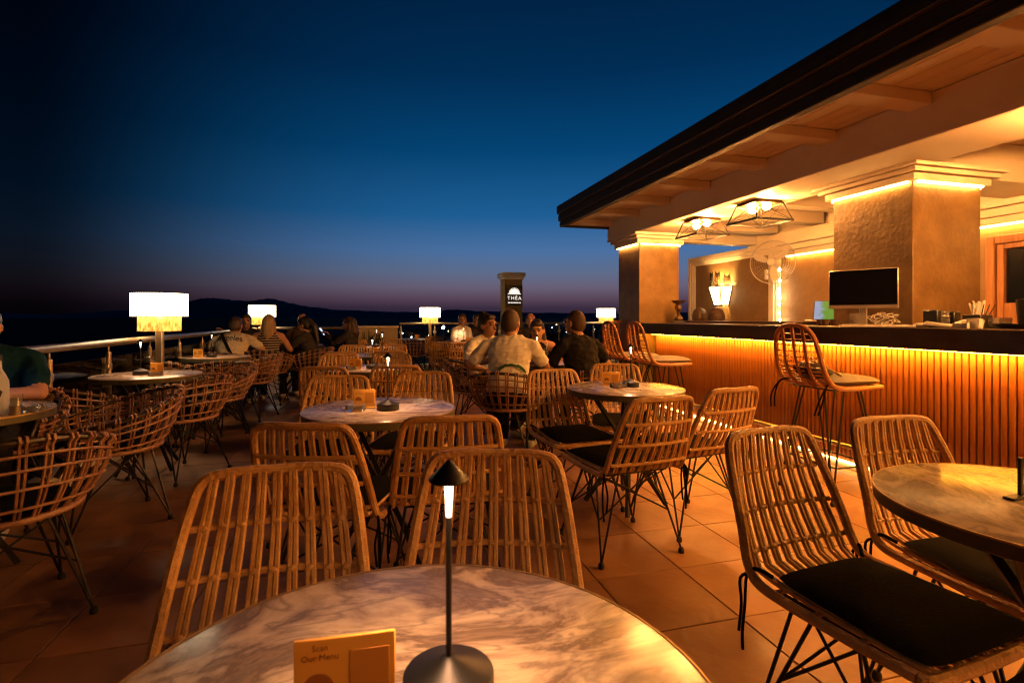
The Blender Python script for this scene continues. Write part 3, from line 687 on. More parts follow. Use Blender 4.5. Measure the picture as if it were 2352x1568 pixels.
def make_side_chair(parts=True):
    t_ = thing('rattan_chair', 'x', 'chair')
    # frame
    half = [(-.222, .215, .44), (-.226, .05, .436), (-.228, -.12, .437), (-.226, -.205, .447), (-.222, -.243, .49), (-.212, -.272, .58), (-.198, -.316, .70), (-.186, -.345, .775), (-.176, -.361, .818), (-.160, -.370, .842), (-.130, -.376, .852), (-.06, -.386, .855)]
    sq = lambda z: z if z < .5 else .5+(z-.5)*.91
    half = [(x, y, sq(z)) for x, y, z in half]
    path = half+[(0, -.388, sq(.853))]+[(-x, y, z) for x, y, z in half[::-1]]
    fp = bez(path, 4); rs = [.0142]*len(fp)
    g = MB(); g.tube(fp, rs, 8); g.tube(bez([(-.222, .215, .44), (-.20, .232, .438), (0, .238, .436), (.20, .232, .438), (.222, .215, .44)], 4), .0145, 8); g.build('frame', 'rattan_wrap', t_)
    # rods: nine pairs
    rods = []
    for i in range(9):
        u0 = -.82+1.64*i/8
        for s in (-1, 1):
            u = u0+s*.030
            zt = .812-.03*max(0, abs(u)-.78)/.22
            pts = [rod_pts(u, z) for z in (zt+.010, zt-.06, .68, .61, .55, .49, .462)]
            pts += [Vector((u*.205, -.19, .442)), Vector((u*.212, .0, .438)), Vector((u*.216, .225, .440))]
            rods.append(pts)
    cross = []
    for z in (.50, .60, .705):
        cross.append([rod_pts(u, z)+Vector((0, -.006, 0)) for u in (-.97, -.8, -.5, -.2, 0, .2, .5, .8, .97)])
    seatc = [[(-.222, y, .434), (0, y, .428), (.222, y, .434)] for y in (-.16, -.04, .08, .17)]
    if parts:
        for pts in rods:
            g = MB(); g.tube(pts, .0070, 6); g.build('rattan_rod', 'rattan', t_)
        for pts in cross:
            g = MB(); g.tube(pts, .0085, 6)
            for i in range(9):
                p_ = rod_pts(-.82+1.64*i/8, pts[4].z); g.ell(p_, (.0135, .0105, .010), 8, 6)
            g.build('cross_rod', 'rattan', t_)
        for pts in seatc:
            g = MB(); g.tube(pts, .0075, 6); g.build('seat_rod', 'rattan', t_)
    else:
        g = MB()
        for pts in rods: g.tube(pts, .0068, 4)
        for pts in cross+seatc: g.tube(pts, .0095, 4)
        g.build('woven_rods', 'rattan', t_)
    wire_base(t_, .175, .165, .424, .235, .215)
    g = MB(); cushion(g, .375, .425, -.19, .235, .447, .030, .010); cu = g.build('seat_pad', 'cushion_black', t_)
    for sx in (-1, 1):
        g = MB(); x = sx*.20
        g.tube(bez([(x*.93, -.185, .462), (x*1.08, -.215, .478), (x*1.16, -.235, .455), (x*1.2, -.235, .37), (x*1.16+sx*.01, -.242, .29), (x*1.19, -.245, .235)], 4), [.006]*8+[.0045]*13, 5)
        g.tube(bez([(x*1.1, -.22, .47), (x*1.2, -.252, .44), (x*1.14, -.26, .36), (x*1.18, -.262, .28)], 4), .0045, 5); g.build('tie_strap', 'cushion_black', cu)
    return t_
def barrel_pts(ph, k):
    """basket surface, ph angle from the back (0) to the arms (+-), k 0 bottom ring .. 1 rim"""
    c = math.cos(ph); rim = .60+.155*(.5+.5*math.cos(ph*1.28))**1.1 if abs(ph) < 2.45 else .60
    z = .445+(rim-.445)*k
    rr = .245+.098*math.sin(k*math.pi*.5)**.9-.02*k*k+.03*k*(1-abs(ph)/2.6)
    return Vector((rr*math.sin(ph)*1.02, -rr*c*.98, z))
def make_barrel(parts=True):
    t_ = thing('basket_chair', 'x', 'armchair'); PM = 2.22
    g = MB(); rimp = [barrel_pts(-PM+2*PM*i/36, 1) for i in range(37)]
    a0, a1 = rimp[0], rimp[-1]
    pre = [Vector((a0.x*.80, a0.y+.03, .47)), Vector((a0.x*.95, a0.y+.035, .53))]; post = [Vector((a1.x*.95, a1.y+.035, .53)), Vector((a1.x*.80, a1.y+.03, .47))]
    g.tube(pre+rimp+post, .0125, 8); g.build('rim', 'dark_cane', t_)
    g = MB(); g.tube([Vector((.25*math.sin(2*math.pi*i/28), -.245*math.cos(2*math.pi*i/28), .44)) for i in range(28)], .013, 8, closed=True); g.build('seat_hoop', 'rattan_pink', t_)
    rods = []; NP = 21
    for i in range(NP):
        for s in (-1, 1):
            ph = -PM+.09+(2*PM-.18)*i/(NP-1)+s*.026
            pts = [barrel_pts(ph, k) for k in (0, .15, .35, .6, .8, .93)]
            top = barrel_pts(ph, 1); out = Vector((top.x, top.y, 0)).normalized()
            pts += [top+out*.018+Vector((0, 0, .002)), top+out*.012+Vector((0, 0, .016)), top-out*.006+Vector((0, 0, .017)), top-out*.016+Vector((0, 0, .0))]
            rods.append(pts)
    rings = [[barrel_pts(-PM+.02+(2*PM-.04)*i/30, k)+Vector((0, 0, -.0)) for i in range(31)] for k in (.16, .42, .66, .84)]
    rings = [[p*1.0+Vector((p.x, p.y, 0)).normalized()*.005 for p in r_] for r_ in rings]
    if parts:
        for pts in rods:
            g = MB(); g.tube(pts, .0060, 5); g.build('rattan_rod', 'rattan_pink', t_)
        for r_ in rings:
            g = MB(); g.tube(r_, .0058, 6); g.build('hoop', 'rattan_pink', t_)
    else:
        g = MB()
        for pts in rods: g.tube(pts, .0066, 4)
        for r_ in rings: g.tube(r_, .0064, 4)
        g.build('woven_rods', 'rattan_pink', t_)
    g = MB(); g.lathe([(.0, .430), (.225, .430), (.232, .438), (.225, .446), (0, .446)], 28); g.build('seat_plate', 'dark_cane', t_)
    g = MB(); g.lathe([(.0, .4465), (.19, .4465), (.212, .452), (.218, .466), (.208, .482), (.17, .489), (0, .492)], 28); g.build('seat_pad', 'cushion_black', t_)
    wire_base(t_, .165, .165, .428, .235, .235, .006)
    return t_
def make_stool():
    t_ = thing('bar_stool', 'x', 'stool')
    Z = .745
    half = [(-.205, .21, Z), (-.208, .02, Z-.005), (-.205, -.13, Z), (-.203, -.20, Z+.03), (-.198, -.245, Z+.10), (-.185, -.275, Z+.22), (-.165, -.295, Z+.315), (-.125, -.308, Z+.375), (-.065, -.314, Z+.402)]
    path = half+[(0, -.316, Z+.408)]+[(-x, y, z) for x, y, z in half[::-1]]
    g = MB(); g.tube(bez(path, 4), .016, 8); g.tube([(-.205, .21, Z), (0, .222, Z-.002), (.205, .21, Z)], .014, 8); g.build('frame', 'rattan_red', t_)
    prof = [(-.10, Z-.008), (-.17, Z+.012), (-.222, Z+.055), (-.252, Z+.115), (-.275, Z+.20), (-.292, Z+.30), (-.308, Z+.395)]
    for u in (-.5, 0, .5):
        pts = [(u*(.20-.03*(i/6)), y-.012, z) for i, (y, z) in enumerate(prof)]
        g = MB(); g.tube(bez([(u*.2, .2, Z-.004)]+pts, 3), .012, 6); g.build('back_slat', 'rattan_red', t_)
    for k in range(15):
        f_ = k/14; idx = f_*5.5; i = int(idx); fr_ = idx-i; (y0, z0), (y1, z1) = prof[i], prof[min(i+1, 6)]
        y = y0+(y1-y0)*fr_; z = z0+(z1-z0)*fr_; hw = .204-.03*max(0, (z-Z-.2)/.2)-.035*max(0, (z-Z-.30)/.1)
        g = MB(); g.tube([(-hw, y+.008, z), (-hw*.5, y-.010, z), (0, y-.014, z), (hw*.5, y-.010, z), (hw, y+.008, z)], .0048, 5); g.build('cross_rod', 'rattan_red', t_)
    g = MB(); cushion(g, .36, .385, -.17, .245, Z+.012, .048, .012); cu = g.build('seat_pad', 'cushion_white', t_)
    for sx in (-1, 1):
        g = MB(); x = sx*.17
        for dy in (0, .03): g.tube(bez([(x, -.17, Z+.03), (x*1.15, -.235, Z+.01), (x*1.2, -.27-dy, Z-.08), (x*1.1, -.29-dy, Z-.17)], 4), .006, 4)
        g.build('tie_strap', 'cushion_black', cu)
    wire_base(t_, .16, .15, Z-.018, .22, .21, .0065, stool=True)
    return t_
proto_side = make_side_chair(True); proto_far = make_side_chair(False)
proto_bar = make_barrel(True); proto_barfar = make_barrel(False)
proto_stool = make_stool(); USED = set()
def place(proto, loc, f, label, group):
    o = proto if proto.name not in USED else copy_tree(proto)
    USED.add(proto.name)
    o.location = (loc[0], loc[1], 0); o.rotation_euler = (0, 0, facing(*f)); o['label'] = label
    if group: o['group'] = group
    return o
GS = 'rattan side chairs around the marble tables'; GB = 'round basket armchairs on the terrace'
S = lambda x, y, fx, fy, lab: place(proto_side, (x, y), (fx, fy), lab, GS)
SF = lambda x, y, fx, fy, lab: place(proto_far, (x, y), (fx, fy), lab, GS)
B = lambda x, y, fx, fy, lab: place(proto_bar, (x, y), (fx, fy), lab, GB)
BF = lambda x, y, fx, fy, lab: place(proto_barfar, (x, y), (fx, fy), lab, GB)
T1 = (-.12, .585); T2 = (-.655, 2.6); T3 = (.73, 3.37); T4 = (1.31, 1.25); T5 = (-1.32, 4.7); T6 = (-1.72, 6.35); T7 = (-2.15, 8.1)
L1 = (-2.64, 2.47); L2 = (-2.89, 4.15); L3 = (-3.46, 6.1); L4 = (-3.95, 7.85); L5 = (-3.55, 8.75); T8 = (-2.12, 11.2); T9 = (.27, 5.3); T10 = (-.86, 9.5); T11 = (1.05, 8.6)
# table with lamp in front of everything (T1)
S(-.49, .93, .24, -.97, 'rattan side chair nearest the sea at the marble table with blurred lamp')
S(-.05, 1.07, .0, -1, 'rattan side chair nearest the bar at the marble table with blurred lamp')
S(-.72, 2.21, .06, 1, 'rattan side chair pulled to the sea side corner of the fourth table from the planter')
S(-.29, 2.34, -.16, 1, 'rattan side chair pulled to the bar side corner of the fourth table from the planter')
S(-1.06, 2.97, .12, -1, 'rattan side chair between fourth and third tables from planter, sea side')
S(-.62, 3.20, -.05, -1, 'rattan side chair between fourth and third tables from planter, bar side')
S(.40, 3.38, .30, -.95, 'rattan side chair with black pad backed to the leaf print man')
S(.79, 3.83, -.10, -1, 'rattan side chair standing between the man in black and the table near the bar')
S(.57, 2.79, -.36, .93, 'rattan side chair with pad pushed toward the table near the bar, facing the friends')
S(1.02, 3.10, -.42, .90, 'rattan side chair beside the bar foot rail at the table near the bar')
S(.985, 1.385, .37, -.93, 'rattan side chair with wide black seat pad and dangling tie beside bare table')
S(1.49, 1.58, .22, -.97, 'rattan side chair tucked behind the bare table next to the bar slats')
# centre row further out
SF(-1.41, 4.32, .05, 1, 'rattan side chair facing the planter at third table from planter, sea side')
SF(-.95, 4.45, -.12, 1, 'rattan side chair facing the planter at third table from planter, bar side')
SF(-1.71, 4.98, .15, -1, 'rattan side chair backed to the second table from planter, sea side')
SF(-1.25, 5.05, -.05, -1, 'rattan side chair backed to the second table from planter, bar side')
SF(-1.83, 6.02, .05, 1, 'rattan side chair facing the planter at second table from planter, sea side')
SF(-1.41, 6.24, -.1, 1, 'rattan side chair facing the planter at second table from planter, bar side')
SF(-2.12, 6.73, .1, -1, 'rattan side chair backed to the first table from planter, sea side')
SF(-1.68, 6.97, -.05, -1, 'rattan side chair backed to the first table from planter, bar side')
SF(-2.60, 8.55, .2, -1, 'rattan side chair right in front of the planter, sea side')
SF(-2.13, 8.85, .0, -1, 'rattan side chair right in front of the planter, bar side')
SF(-1.38, 10.15, .5, -.87, 'tall looking rattan side chair with dark seat pad by the clamped railing')
SF(-.99, 8.35, .25, .95, 'rattan side chair facing the two men by the sign pillar')
SF(-.80, 8.15, -.2, 1, 'rattan side chair behind the woman in the open white shirt')
# basket chairs
B(-2.03, 2.08, -.80, .6, 'basket armchair turned to the table with the frosted bottle, open side to the sea')
B(-2.37, 3.10, -.66, -.75, 'basket armchair with pinkish rods between the bottle table and the next table')
B(-2.55, 4.02, -.95, .3, 'basket armchair with its back to the aisle at the second sea side table')
B(-3.10, 3.72, .2, 1, 'dark basket armchair behind the bottle table facing the second sea side table')
B(-2.82, 4.95, -.45, -.9, 'basket armchair with bright rods on the lamp side of the second sea side table')
BF(-3.42, 4.92, .5, -.85, 'basket armchair between second sea side table and the long railing lamp')
BF(-3.52, 5.50, .05, 1, 'basket armchair with its back to the lamp at the third sea side table')
BF(-3.07, 5.5, -.5, .86, 'basket armchair on the aisle side before the third sea side table')
BF(-3.14, 6.25, -1, .0, 'basket armchair with tall bright rods on the aisle side of the third sea side table')
BF(-3.80, 6.98, -.1, 1, 'basket armchair occupied by the man in the lettered cream shirt')
BF(-4.25, 8.4, .2, -1, 'basket armchair of the man under the corner lamp')
BF(-3.45, 7.35, -.2, 1, 'basket armchair of the blond woman in stripes')
BF(-3.05, 7.85, -.95, .3, 'basket armchair of the dark haired woman in profile')
BF(-3.62, 9.05, -.05, -1, 'basket armchair of the bald man in the dark shirt')
BF(-2.75, 8.75, -1, .0, 'dark basket armchair of the woman holding a phone')
BF(-3.03, 3.03, .45, -.9, 'basket armchair of the man in the teal shirt')
BF(-.03, 4.52, .25, .97, 'basket armchair of the man with the leaf print on his tee')
BF(.66, 4.78, -.45, .9, 'basket armchair of the man in the black tee')
BF(-.36, 5.46, .95, -.1, 'basket armchair of the woman in the open white shirt')
BF(.32, 6.15, -.1, -1, 'basket armchair of the woman in the black strap top')
BF(-1.98, 10.65, -.1, 1, 'dark basket armchair by the table at the clamped railing')
BF(-1.55, 11.3, -1, .0, 'dark basket armchair beside the table at the clamped railing, pillar side')
BF(-1.0, 10.05, .1, -1, 'basket armchair of the man in the white tee by the sign pillar')
BF(-.62, 10.2, -.1, -1, 'basket armchair of the man in navy by the sign pillar')
BF(.62, 8.35, .9, .3, 'empty basket armchair behind the man in black, toward the sign pillar')
BF(1.15, 8.05, -.1, 1, 'empty basket armchair behind the man in black, toward the bar pillar')
BF(.32, 9.0, -.2, -1, 'basket armchair of the bald man behind the woman in the strap top')
# stools
nvec = (CT, ST)
place(proto_stool, (2.19, 3.60), nvec, 'rattan bar stool with a bag on its pale cushion in front of the monitor', 'rattan bar stools')
place(proto_stool, (1.52, 5.32), nvec, 'rattan bar stool with pale cushion beside the bronze bust', 'rattan bar stools')
place(proto_stool, (1.37, 5.90), nvec, 'rattan bar stool pushed against the bar end pillar', 'rattan bar stools')
place(proto_stool, (1.42, 7.75), (-.3, .95), 'rattan bar stool standing alone past the bar end pillar', 'rattan bar stools')
# ------------------------------------------------------------------ tables
def make_table():
    t_ = thing('round_table', 'x', 'table'); r_ = .37
    g = MB(); g.lathe([(0, .712), (r_-.01, .712), (r_-.002, .716), (r_-.001, .7465), (0, .7465)], 72); g.build('rim_board', 'table_rim', t_)
    g = MB(); g.lathe([(0, .7468), (r_-.003, .7468), (r_-.003, .7495), (r_-.005, .7503), (0, .7503)], 72); g.build('marble_top', 'marble', t_)
    g = MB(); g.lathe([(r_-.003, .7455), (r_+.0012, .7455), (r_+.0016, .7485), (r_+.0012, .7508), (r_-.0022, .7510), (r_-.003, .7504)], 72, caps=False); g.build('edge_band', 'brass_edge', t_)
    for k in range(4):
        an = math.pi/4+k*math.pi/2; M = rotz(an)
        g = MB(); g.tube([M @ Vector((.255, 0, .012)), M @ Vector((.02, .018, .36)), M @ Vector((-.215, 0.018, .712))], .016, 4); g.build('leg', 'black_metal', t_, smooth=False)
        
    g = MB(); g.lathe([(.045, .33), (.045, .40)], 16); g.build('leg_joint', 'black_metal', t_)
    return t_
ptab = make_table(); tabs = []
GT = 'round marble tables'
def table(p, lab, rz):
    o = ptab if not tabs else copy_tree(ptab)
    tabs.append(o); o.location = (p[0], p[1], 0); o.rotation_euler = (0, 0, rz); o['label'] = lab; o['group'] = GT
table(T1, 'round marble table with veined grey top holding the blurred lamp and card', R(8))
table(T4, 'bare round marble table with thin black stand next to the bar slats', R(75))
for p, lab, rz in [(T2, 'round marble table, fourth from the planter, with pinkish lit top', .3), (T3, 'round marble table with greenish rim closest to the bar foot rail', 2.2), (T5, 'round marble table, third from the planter', 1.1), (T6, 'round marble table, second from the planter', 4), (T7, 'round marble table, first from the planter', 5),
                   (L1, 'round marble table holding the frosted bottle', 2.6), (L2, 'round marble table by the long railing lamp, second from the bottle', 3.6), (L3, 'round marble table behind the cream shirt man, third from the bottle', .8), (L4, 'round table of the cream shirt man and the blond woman', 1.9), (L5, 'round table between the bald man and the dark haired woman', 2.9),
                   (T8, 'round table with a yellow card at the clamped railing', 1), (T9, 'round table of the four friends by the bar', 2), (T10, 'round table of the two men by the sign pillar', 3), (T11, 'round table behind the man in the black tee', 4.4)]: table(p, lab, rz)
# ------------------------------------------------------------------ table lamps, cards, ashtrays
def make_lamp(glow='glow_tube', led='lamp_led'):
    t_ = thing('table_lamp', 'x', 'lamp')
    g = MB(); g.lathe([(0, .0), (.052, .0), (.0535, .002), (.0535, .029), (.0525, .030), (.0525, .0305), (.012, .046), (.006, .05), (0, .05)], 32); g.build('base', 'black_metal', t_)
    g = MB(); g.tube([(0, 0, .045), (0, 0, .215)], .0036, 10); g.build('stem', 'black_metal', t_)
    g = MB(); g.tube([(0, 0, .214), (0, 0, .235), (0, 0, .262)], [.0037, .0046, .0056], 12); g.build('glow_tube', glow, t_)
    g = MB(); g.lathe([(.0235, .257), (.024, .2585), (.0235, .260), (.010, .273), (.0025, .281), (.0001, .282)], 24, caps=False); g.lathe([(.0230, .2572), (.0215, .2625), (.0, .2630)], 24, caps=False); ca = g.build('cap', 'black_metal', t_)
    g = MB(); g.lathe([(.0200, .2616), (.0068, .2616)], 24, caps=False); g.build('led_ring', led, ca)
    return t_
def make_card():
    t_ = thing('menu_card', 'x', 'menu card')
    g = MB(); g.box(-.055, .055, -.0022, .0022, .004, .092, .0012); g.build('plate', 'amber_card', t_)
    g = MB(); g.box(-.057, .057, -.016, .016, 0, .0045, .001); g.build('stand', 'amber_card', t_)
    g = MB(); g.box(.005, .048, -.0034, -.0021, .028, .076, .0003); g.build('scan_panel', 'card_panel', t_)
    R4 = Matrix.Rotation(R(90), 4, 'X')
    for body, sz, x, z in (('Scan', .0095, -.027, .082), ('Our Menu', .0095, -.027, .0715), ('T H Ê A', .010, -.027, .018)):
        text_mesh(body, sz, 'print', 'card_print', t_, Matrix.Translation((x, -.0026, z)) @ R4, .0003)
    g = MB(); g.prism([(-.029+.017*math.cos(math.pi*k/12), .037+.017*math.sin(math.pi*k/12)) for k in range(13)], -.0030, -.0021); g.build('sun_print', 'card_print', t_)
    return t_
def make_ashtray():
    t_ = thing('ashtray', 'x', 'ashtray'); g = MB(); n = 48; prof = [(1, .0), (1.0, .002), (1.04, .026), (1.02, .029), (.90, .029), (.84, .012), (.80, .009), (0.02, .009)]
    vs = []; fs = []
    for j, (s, z) in enumerate(prof):
        for k in range(n):
            an = 2*math.pi*k/n; c, s_ = math.cos(an), math.sin(an); q = (abs(c)**6+abs(s_)**6)**(-1/6)
            rib = .0012*(1 if k % 2 else -1) if j in (1, 2) else 0
            zz = z
            if j in (3, 4) and abs(((an*4/(2*math.pi))+.5) % 1-.5) < .06: zz -= .008
            vs.append(((.043*q*s+rib)*c, (.043*q*s+rib)*s_, zz))
    for j in range(len(prof)-1):
        for k in range(n): fs.append((j*n+k, j*n+(k+1) % n, (j+1)*n+(k+1) % n, (j+1)*n+k))
    fs.append(tuple(range(n))[::-1]); fs.append(tuple((len(prof)-1)*n+k for k in range(n)))
    g.add(vs, fs); g.build('glass_bowl', 'clear_glass', t_); return t_
PL, PC, PA = make_lamp(), make_card(), make_ashtray()
PLC = make_lamp('added_tube_cool', 'added_led_cool')
def on_table(proto, tp, dx, dy, lab, grp, rz=0):
    o = proto if proto.name not in USED else copy_tree(proto); USED.add(proto.name)
    o.location = (tp[0]+dx, tp[1]+dy, .7505); o.rotation_euler = (0, 0, rz); o['label'] = lab; o['group'] = grp
    return o
GL, GC, GA = 'slim black table lamps', 'yellow menu cards', 'square glass ashtrays'
where = {'T1': 'marble table nearest the bare table', 'T2': 'fourth table from the planter', 'T3': 'table closest to the bar foot rail', 'T5': 'third table from the planter', 'T6': 'second table from the planter', 'T7': 'first table from the planter',
         'L2': 'second sea side table', 'L3': 'third sea side table', 'T8': 'table at the clamped railing', 'T9': 'table of the four friends', 'T10': 'table by the sign pillar'}
TP = dict(T1=T1, T2=T2, T3=T3, T5=T5, T6=T6, T7=T7, L2=L2, L3=L3, T8=T8, T9=T9, T10=T10)
lampd = {'T1': (.045, .035), 'T2': (.045, -.03), 'T3': (.05, .06), 'T5': (.08, -.06), 'T6': (.12, .1), 'T7': (.05, .0), 'L2': (-.06, .0), 'L3': (.0, -.08), 'T9': (-.02, -.1), 'T10': (-.05, .3)}
cardd = {'T1': (-.068, .005, .22), 'T2': (-.085, .02, -.03), 'T3': (-.075, .09, -.12), 'T5': (-.06, -.1, .0), 'T6': (.04, .0, .1), 'L2': (.05, .03, -.1), 'L3': (-.14, -.11, .0), 'T8': (.08, .05, 0), 'T10': (.08, .0, 0)}
ashd = {'T1': (-.02, -.055, .3), 'T2': (-.105, -.06, .1), 'T3': (-.04, .015, .7), 'T5': (-.07, -.16, .1), 'L2': (.10, -.06, .3), 'T6': (.0, -.07, 0)}
for k, (dx, dy) in lampd.items(): on_table(PL, TP[k], dx, dy, 'slim black table lamp with cone cap on the '+where[k], GL)
for k, (dx, dy, rz) in cardd.items(): on_table(PC, TP[k], dx, dy, 'yellow menu card standing on the '+where[k], GC, rz)
for k, (dx, dy, rz) in ashd.items(): on_table(PA, TP[k], dx, dy, 'square glass ashtray on the '+where[k], GA, rz)
on_table(PLC, L1, -.12, .05, 'added unseen table lamp with cool light on the table holding the frosted bottle', GL)  # lamp added out of view to give the bluish light on bottle and table
on_table(PA, L1, .325, .05, 'square glass ashtray beside the napkin cup and frosted bottle', GA, .2)
# black metal stand on the bare table
t_ = thing('card_stand', 'thin black metal stand on the bare marble table', 'stand', (1.275, 1.31, .7505), R(20))
g = MB(); g.box(-.05, .05, -.012, .012, 0, .006, .001); g.build('foot', 'black_metal', t_); g = MB(); g.box(-.006, .006, -.004, .004, .006, .10, .001); g.build('upright', 'black_metal', t_)
# bottle, glass and napkin cup on the sea side table
t_ = thing('water_bottle', 'frosted bottle with dark pentagon badge on the sea side table', 'bottle', (-2.415, 2.45, .7505), R(42))
g = MB(); g.lathe([(0, 0), (.040, 0), (.043, .004), (.043, .13), (.041, .155), (.030, .185), (.018, .21), (.0165, .25), (.0, .25)], 28); g.build('glass_body', 'frosted_glass', t_)
g = MB(); g.lathe([(.018, .249), (.018, .275), (0, .276)], 20); g.build('cap', 'black_plastic', t_)
g = MB(); M = rotz(R(-10)) 
g.prism([(.022*math.sin(2*math.pi*k/5), .10+.024*math.cos(2*math.pi*k/5)) for k in range(5)], -.0445, -.0425); g.build('badge', 'print_dark', t_)
t_ = thing('napkin_cup', 'metal cup stuffed with folded white napkins near the bottle', 'napkin cup', (-2.30, 2.42, .7505))
g = MB(); g.lathe([(0, 0), (.019, 0), (.022, .045), (.0205, .045), (.018, .004), (0, .004)], 20); g.build('cup', 'steel_dull', t_)
g = MB()
for i in range(4): g.box(-.016, .016, -.012+.006*i, -.009+.006*i, .006, .075+.004*(i % 2), .001, M=Matrix.Rotation(R(-6+4*i), 3, 'X'))
g.build('napkins', 'paper_white', t_)
t_ = thing('drinking_glass', 'empty clear drinking glass between bottle and napkin cup', 'glass', (-2.40, 2.52, .7505))
g = MB(); g.lathe([(0, 0), (.026, 0), (.032, .08), (.030, .08), (.0245, .006), (0, .006)], 24); g.build('glass_body', 'clear_glass', t_)
t_ = thing('cocktail_glass', 'tall filled drink glass with straw before the woman in the strap top', 'glass', (.33, 5.2, .7505))
g = MB(); g.lathe([(0, 0), (.028, 0), (.034, .15), (.032, .15), (.026, .008), (0, .008)], 24); g.build('glass_body', 'clear_glass', t_)
g = MB(); g.tube([(0, .005, .01), (.02, -.02, .21)], .003, 6); g.build('straw', 'paper_white', t_)
g = MB(); g.lathe([(0, .009), (.0255, .009), (.030, .12), (0, .12)], 20); g.build('drink', 'paper_white', t_)
# ================================================================== THINGS ON THE BAR
def onbar(name, label, cat, b, a, z=1.1355, rz=0, group=None): return thing(name, label, cat, (*BR(b, a), z), TH+rz, group)
t_ = thing('monitor', 'black flat monitor with silver chin standing on the bar', 'monitor', (2.605, 3.885, 1.1355), R(-48.7))
g = MB(); g.box(-.222, .222, -.008, .012, .135, .425, .004); g.build('housing', 'silver', t_)
g = MB(); g.box(-.217, .217, -.0105, -.0078, .162, .421, .001); g.build('screen', 'screen_black', t_)
g = MB(); g.box(-.025, .025, .012, .03, .012, .2, .004); g.build('neck', 'silver', t_); g = MB(); g.box(-.10, .10, -.05, .09, 0, .012, .004); g.build('stand', 'silver', t_)
t_ = onbar('laptop', 'open laptop showing a blue and green picture beside the monitor', 'laptop', .42, .70, 1.1655, R(-62))
g = MB(); g.box(-.15, .15, -.11, .11, 0, .014, .004); g.build('keyboard_half', 'silver', t_)
Ms = Matrix.Translation((0, .11, .012)) @ Matrix.Rotation(R(-14), 4, 'X')
g = MB(); g.box(-.15, .15, -.003, .004, 0, .195, .003, M=Ms); lid = g.build('lid', 'black_plastic', t_)
g = MB(); g.box(-.142, .142, -.0042, -.0028, .010, .187, M=Ms); g.build('picture', 'laptop_picture', lid, smooth=False)
t_ = thing('keyboard', 'white keyboard on a tray in front of the monitor', 'keyboard', (2.575, 3.70, 1.1355), R(-28))
g = MB(); g.box(-.22, .22, -.06, .06, 0, .014, .004); g.build('tray', 'white_plastic', t_)
kg = MB(); kg.box(-.0085, .0085, -.0075, .0075, 0, .006, .0015); kme = kg.mesh('key', 'white_plastic', False)
for i in range(18):
    for j in range(5): link('key', kme, t_, (-.19+.0215*i, -.042+.02*j, .0135))
t_ = onbar('computer_mouse', 'white computer mouse with cable at the keyboard end', 'mouse', -.03, -.50)
g = MB(); g.ell((0, 0, .012), (.03, .052, .02), 16, 10); g.build('shell', 'white_plastic', t_)
g = MB(); g.tube(bez([(0, .05, .01), (.03, .12, .004), (.10, .10, .004), (.16, .16, .004)], 5), .0025, 5); g.build('cable', 'white_plastic', t_)
t_ = onbar('cable_bundle', 'tangle of white cables heaped behind the keyboard', 'cables', .0, -.22)
for k in range(9):
    r_ = random.Random(k); cx, cy = r_.uniform(-.03, .03), r_.uniform(-.05, .05); g = MB(); rr = r_.uniform(.045, .085); ti = r_.uniform(-.5, .5)
    g.tube([(cx+rr*math.cos(j*.45), cy+rr*.9*math.sin(j*.45), .05+.035*math.sin(j*.45+ti)*(1 if k % 2 else -1)+.004*k-.012) for j in range(14)], .0032, 5, closed=True); g.build('cable', 'white_plastic', t_)
t_ = onbar('bust', 'bronze bust with a shallow bowl on its head at the bar end', 'statue', .2, 2.78, rz=R(-20))
g = MB(); g.box(-.075, .075, -.05, .05, 0, .028, .003); g.build('plinth', 'black_plastic', t_)
g = MB(); g.lathe([(.05, .028), (.058, .05), (.04, .085), (.022, .10), (.020, .135), (.03, .15)], 16); g.ell((0, -.005, .19), (.037, .045, .055), 14, 10); g.ell((0, -.045, .18), (.010, .014, .012), 8, 6); g.ell((0, .02, .20), (.043, .040, .05), 12, 8); g.ell((0, -.03, .055), (.05, .03, .03), 12, 8); g.build('figure', 'bronze', t_)
g = MB(); g.lathe([(0, .245), (.03, .245), (.07, .262), (.092, .292), (.088, .292), (.06, .27), (0, .262)], 24); g.build('bowl', 'bronze', t_)
for k, (a, lab) in enumerate([(4.62, 'brown oval ceramic cask against the wall moulding'), (4.17, 'brown oval ceramic cask under the wall lantern')]):
    t_ = thing('ceramic_cask', lab, 'cask', (*BR(1.8, a), 1.1205), TH+k)
    g = MB(); g.lathe([(0, 0), (.105, 0), (.125, .06), (.125, .13), (.105, .20), (.075, .235), (.04, .255), (0, .26)], 24); g.build('vessel', 'brown_ceramic', t_)
    for z, rr in ((.055, .1265), (.15, .1235)):
        g = MB(); g.tube([(rr*math.cos(j*math.pi/12), rr*math.sin(j*math.pi/12), z) for j in range(24)], .005, 5, closed=True); g.build('hoop', 'bronze', t_)
t_ = thing('back_counter', 'low service counter along the wall behind the bar', 'counter', (O[0], O[1], 0), TH)
g = MB(); g.box(1.62, 2.08, .3, 5.1, .0, 1.08, .004); g.build('cabinet', 'bar_core', t_); g = MB(); g.box(1.58, 2.12, .28, 5.12, 1.0805, 1.12, .004); g.build('worktop', 'bar_top', t_)
t_ = onbar('payment_terminal', 'white card terminal with dark display lying on the bar', 'card terminal', .02, -.60, rz=R(25))
g = MB(); g.box(-.045, .045, -.09, .09, 0, .03, .008, M=Matrix.Rotation(R(9), 3, 'X') ); g.build('case', 'white_plastic', t_); g = MB(); g.box(-.035, .035, .0, .07, .031, .033, .001, M=Matrix.Rotation(R(9), 3, 'X')); g.build('display', 'screen_black', t_)
t_ = onbar('receipt_printer', 'small white printer box between terminal and napkin holder', 'printer', .03, -.76, rz=R(-10))
